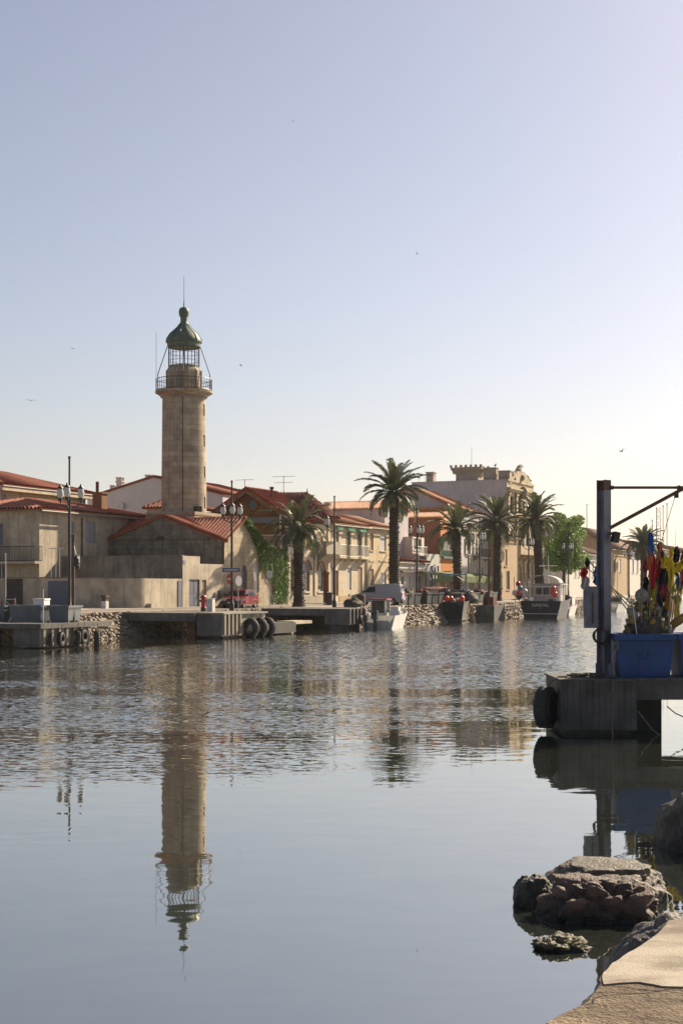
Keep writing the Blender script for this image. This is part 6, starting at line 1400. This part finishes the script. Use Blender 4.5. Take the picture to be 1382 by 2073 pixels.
rock('lumpy pinkish brown wet rock in the middle of the rock group', (2.38, 13.0, .0), (.48, .36, .36), 5, rk_pink, .34, 1.5, .34, -.1, 6, .34)
rock('small dark rounded rock at the left end of the rock group', (1.83, 13.5, .04), (.19, .2, .24), 9, rk_dark, .25, 1.3)
rock('low algae covered rock just breaking the water surface', (1.83, 11.85, -.03), (.22, .17, .12), 12, rk_alg, .42, 1.8)
rock('large dark boulder in the shade at the right edge', (4.22, 16.5, .0), (.52, .75, .60), 15, rk_dark, .25, 1.2)
rock('grey sloping boulder against the quay edge', (1.76, 7.35, .66), (.36, .55, .62), 21, rk_grey, .14, 1.1, .66, .35)
rock('sunlit crumbly rock beside the pale quay slab', (2.16, 7.45, .72), (.46, .5, .66), 25, rockmat('sandy_rock', (.24, .18, .11), (.08, .055, .035)), .22, 1.6, .55)
def wz(x, y, z): d = (H-z)*FPX/(y-1190); return Vector((kx(x)*d, d, z))
def quay_edge():
    zt = 1.45
    edge = [(1010, 2140), (1075, 2092), (1112, 2069), (1160, 2041), (1200, 2013), (1220, 1997), (1217, 1972), (1240, 1951), (1269, 1930), (1304, 1910), (1335, 1886), (1351, 1864), (1420, 1856)]
    pts = [wz(x, y, zt) for x, y in edge]; fine = []
    for a, b in zip(pts, pts[1:]):
        n = max(2, int((b-a).length/.04))
        for i in range(n):
            p = a+(b-a)*i/n; e = noise.noise(p*5)*.022+noise.noise(p*16)*.012; fine.append(p+Vector((-.8, .6, 0))*e)
    fine.append(pts[-1])
    mb = MB(); n = len(fine); rings = [fine]
    for k, (z, out) in enumerate(((zt-.03, .01), (zt-.3, .02), (zt-.7, .03), (.35, .05), (-.1, .12), (-1.2, .2))):
        rings.append([Vector((p.x-out*.8-(.10 if p.y < 5.75 else 0)*min(1, (zt-z)*3)+noise.noise(Vector((p.x*3, p.y*3, z*3)))*.09, p.y+out*.5+noise.noise(Vector((p.x*3, p.y*3, z*3+9)))*.06, z)) for p in fine])
    for a, b in zip(rings, rings[1:]):
        for i in range(n-1): mb.poly(a[i], a[i+1], b[i+1], b[i])
    struct(mb.build('quay_edge', rk_grey, None, True))
    t = MB(); far = pts[-1]; t.poly(*fine, Vector((60, far.y+.3, zt)), Vector((60, -40, zt)), Vector((-6, -40, zt)), Vector((-3, 2, zt)))
    m, nn, b, N, L = nodes('sandy_quay_stone'); tc = N('TexCoord'); co = tc.outputs['Object']
    def nz(s, d=6, vs=(1, 1, 1)):
        mp = N('Mapping'); mp.inputs['Scale'].default_value = vs; L(co, mp.inputs['Vector']); x = N('TexNoise'); x.inputs['Scale'].default_value = s; x.inputs['Detail'].default_value = d; L(mp.outputs[0], x.inputs['Vector']); return x.outputs[0]
    r = N('ValToRGB'); r.color_ramp.elements[0].position = .32; r.color_ramp.elements[0].color = (.10, .07, .043, 1); r.color_ramp.elements[1].position = .66; r.color_ramp.elements[1].color = (.28, .215, .14, 1); L(nz(2.6, 9, (.5, 2.2, 1)), r.inputs[0])
    f = nz(70, 5); mr = N('MapRange'); L(f, mr.inputs[0]); mr.inputs[1].default_value = .35; mr.inputs[2].default_value = .62; mr.inputs[3].default_value = .55; mr.inputs[4].default_value = 1.1
    mx = N('MixRGB'); mx.blend_type = 'MULTIPLY'; mx.inputs[0].default_value = 1; L(r.outputs[0], mx.inputs[1]); L(mr.outputs[0], mx.inputs[2])
    v = N('TexVoronoi'); v.feature = 'DISTANCE_TO_EDGE'; v.inputs['Scale'].default_value = 1.5; mp = N('Mapping'); mp.inputs['Scale'].default_value = (.4, 1.6, 1); L(co, mp.inputs['Vector']); ad = N('VectorMath'); L(mp.outputs[0], ad.inputs[0]); wv = N('TexNoise'); wv.inputs['Scale'].default_value = 3; L(co, wv.inputs['Vector']); L(wv.outputs['Color'], ad.inputs[1]); L(ad.outputs[0], v.inputs['Vector'])
    cr = N('MapRange'); L(v.outputs['Distance'], cr.inputs[0]); cr.inputs[1].default_value = .0; cr.inputs[2].default_value = .022; m2 = N('MixRGB'); L(cr.outputs[0], m2.inputs[0]); m2.inputs[1].default_value = (.06, .042, .028, 1); L(mx.outputs[0], m2.inputs[2]); L(m2.outputs[0], b.inputs['Base Color']); b.inputs['Roughness'].default_value = .95
    bp = N('Bump'); bp.inputs['Strength'].default_value = 1; bp.inputs['Distance'].default_value = .025; h = N('Math'); h.operation = 'ADD'; L(f, h.inputs[0]); h2 = N('Math'); h2.operation = 'MULTIPLY'; L(nz(9, 7), h2.inputs[0]); h2.inputs[1].default_value = 2.2; L(h2.outputs[0], h.inputs[1]); h3 = N('Math'); h3.operation = 'ADD'; L(h.outputs[0], h3.inputs[0]); L(cr.outputs[0], h3.inputs[1]); L(h3.outputs[0], bp.inputs['Height']); L(bp.outputs[0], b.inputs['Normal'])
    struct(t.build('near_quay', m))
    # pale concrete slab poured over the stone
    se = [(1221, 1996), (1219, 1973), (1241, 1952.5), (1270, 1931.5), (1305, 1911.5), (1336, 1888), (1353, 1866), (1420, 1858), (1560, 1856), (1560, 2010), (1440, 2004), (1385, 2001), (1340, 1999), (1318, 1995), (1290, 1990.5), (1255, 1993)]
    top = []
    base = [wz(x, y, zt) for x, y in se]
    for a, b_ in zip(base, base[1:]+base[:1]):
        k = max(1, int((b_-a).length/.05))
        for i in range(k): p = a+(b_-a)*i/k; top.append(p+Vector((noise.noise(p*9)*.010, noise.noise(p*9+Vector((5, 0, 0)))*.010, 0)))
    s = MB(); k = len(top); up = [p+Vector((0, 0, .007)) for p in top]; lo = [p+Vector((0, 0, .001)) for p in top]
    s.add(up+lo, [list(range(k))]+[[i, (i+1) % k, k+(i+1) % k, k+i] for i in range(k)])
    m, nn, b, N, L = nodes('pale_quay_concrete'); tc = N('TexCoord'); co = tc.outputs['Object']
    def nz2(sc_, d=6, vs=(1, 1, 1)):
        mp = N('Mapping'); mp.inputs['Scale'].default_value = vs; L(co, mp.inputs['Vector']); x = N('TexNoise'); x.inputs['Scale'].default_value = sc_; x.inputs['Detail'].default_value = d; L(mp.outputs[0], x.inputs['Vector']); return x.outputs[0]
    r = N('ValToRGB'); r.color_ramp.elements[0].position = .40; r.color_ramp.elements[0].color = (.12, .095, .065, 1); r.color_ramp.elements[1].position = .58; r.color_ramp.elements[1].color = (.32, .285, .23, 1); L(nz2(2.2, 7, (1, 1.8, 1)), r.inputs[0])
    f = nz2(90, 4); mr = N('MapRange'); L(f, mr.inputs[0]); mr.inputs[1].default_value = .3; mr.inputs[2].default_value = .6; mr.inputs[3].default_value = .78; mr.inputs[4].default_value = 1.05
    mx = N('MixRGB'); mx.blend_type = 'MULTIPLY'; mx.inputs[0].default_value = 1; L(r.outputs[0], mx.inputs[1]); L(mr.outputs[0], mx.inputs[2]); L(mx.outputs[0], b.inputs['Base Color']); b.inputs['Roughness'].default_value = .9
    # broom grooves across the front part
    wvn = N('TexWave'); wvn.inputs['Scale'].default_value = 22; wvn.inputs['Distortion'].default_value = .4; L(co, wvn.inputs['Vector']); sp = N('SeparateXYZ'); L(co, sp.inputs[0]); mk = N('MapRange'); L(sp.outputs[1], mk.inputs[0]); mk.inputs[1].default_value = 6.1; mk.inputs[2].default_value = 5.8
    ml = N('Math'); ml.operation = 'MULTIPLY'; L(wvn.outputs['Fac'], ml.inputs[0]); L(mk.outputs[0], ml.inputs[1]); hs = N('Math'); hs.operation = 'MULTIPLY_ADD'; L(ml.outputs[0], hs.inputs[0]); hs.inputs[1].default_value = .04; L(f, hs.inputs[2])
    bp = N('Bump'); bp.inputs['Strength'].default_value = .45; bp.inputs['Distance'].default_value = .01; L(hs.outputs[0], bp.inputs['Height']); L(bp.outputs[0], b.inputs['Normal'])
    struct(s.build('quay_slab', m))
quay_edge()
# ------------------------------------------------------------------ gulls
gull_w = mat('gull_grey', (.12, .115, .115), rough=.8, var=.2, bump=0)
def gull(label, x, y, d, span, rz, up=.3, bank_=0.0, asym=0.0):
    o = thing('gull', label, 'bird', wd(x, y, d), rz, 'gulls in flight'); b = MB(); L_ = span*.4
    b.lathe([(.002, -.5), (.035, -.42), (.085, -.2), (.1, 0), (.085, .2), (.05, .36), (.055, .42), (.01, .55)], 10); rot = Matrix.Rotation(R(-90), 4, 'X') ; b.v = [tuple((rot @ Vector(v))*L_) for v in b.v]
    b.rbox(0, -.52*L_, 0, .16*L_, .2*L_, .012*L_); b.build('body', gull_w, o, True)
    for sg in (-1, 1):
        a = up+sg*asym; w_ = MB(); p0 = Vector((sg*.04*span, .07*span, 0)); p1 = Vector((sg*.24*span, .10*span, span*.24*math.sin(a))); p2 = Vector((sg*.5*span, -.02*span, span*(.24*math.sin(a)+.26*math.sin(a-.55))))
        c0, c1, c2 = .13*span, .11*span, .015*span
        q = [p0, p1, p2, p2-Vector((0, c2, 0)), p1-Vector((0, c1, 0)), p0-Vector((0, c0, 0))]; lo = [v-Vector((0, 0, .008*span)) for v in q]
        w_.add(q+lo, [[0, 1, 4, 5], [1, 2, 3, 4], [6, 11, 10, 7], [7, 10, 9, 8]]+[[i, (i+1) % 6, 6+(i+1) % 6, 6+i] for i in range(6)]); w_.build('wing', gull_w, o)
    return o
gull('gull gliding low on the left above the red roofs', 63, 811, 150, 1.3, R(15), .35)
gull('gull with raised wing above the crane post on the right', 1257, 914, 165, 1.3, R(40), .75, 0, .35)
gull('gull gliding just above the round green tree', 1120, 1006, 200, 1.5, R(10), -.05, 0, -.35)
gull('small gull right of the lantern of the lighthouse', 488, 740, 190, 1.0, R(80), .5)
gull('tiny gull left of the lighthouse at lantern height', 148, 706, 230, 1.0, R(70), .4)
gull('tiny gull high above the left houses', 233, 486, 240, 1.0, R(20), .3)
gull('tiny gull high in the middle of the sky', 844, 514, 230, 1.0, R(85), .6)
gull('speck of a gull highest left of the sky centre', 593, 246, 180, .6, R(85), .5)
for x, y, s_, lb in ((1002, 941, 195.3, 'gull perched on the wide chimney of the mansion'), (1042, 969, 194.5, 'gull perched at the corner of the mansion roof')):
    t_ = pt(x, s_); v = W(s_, t_, zz(y+5, s_, t_)); o = thing('perched_gull', lb, 'bird', v, R(30)); b = MB(); b.ball((0, 0, .25), .13, 10, 6, .9); b.ball((.1, 0, .42), .075, 8, 6); b.rbox(-.2, 0, .24, .3, .1, .04, 0, R(-15)); b.build('body', gull_w, o, True); l = MB(); l.cyl((0, .03, 0), (0, .03, .15), .01); l.cyl((0, -.03, 0), (0, -.03, .15), .01); l.build('leg', dkmetal, o)
# ------------------------------------------------------------------ air
def haze(dens):
    mb = MB(); mb.box(-3300, -460, -2.2, 3300, 5300, 72); m = bpy.data.materials.new('haze_air'); m.use_nodes = True; n = m.node_tree; n.nodes.remove(n.nodes['Principled BSDF'])
    v = n.nodes.new('ShaderNodeVolumePrincipled'); v.inputs['Color'].default_value = (.93, .95, 1, 1); v.inputs['Density'].default_value = dens; v.inputs['Anisotropy'].default_value = .2
    n.links.new(v.outputs[0], n.nodes['Material Output'].inputs['Volume']); o = mb.build('haze', m); o['kind'] = 'stuff'; o.display_type = 'WIRE'; return o
HAZE = .00009
if HAZE: haze(HAZE)
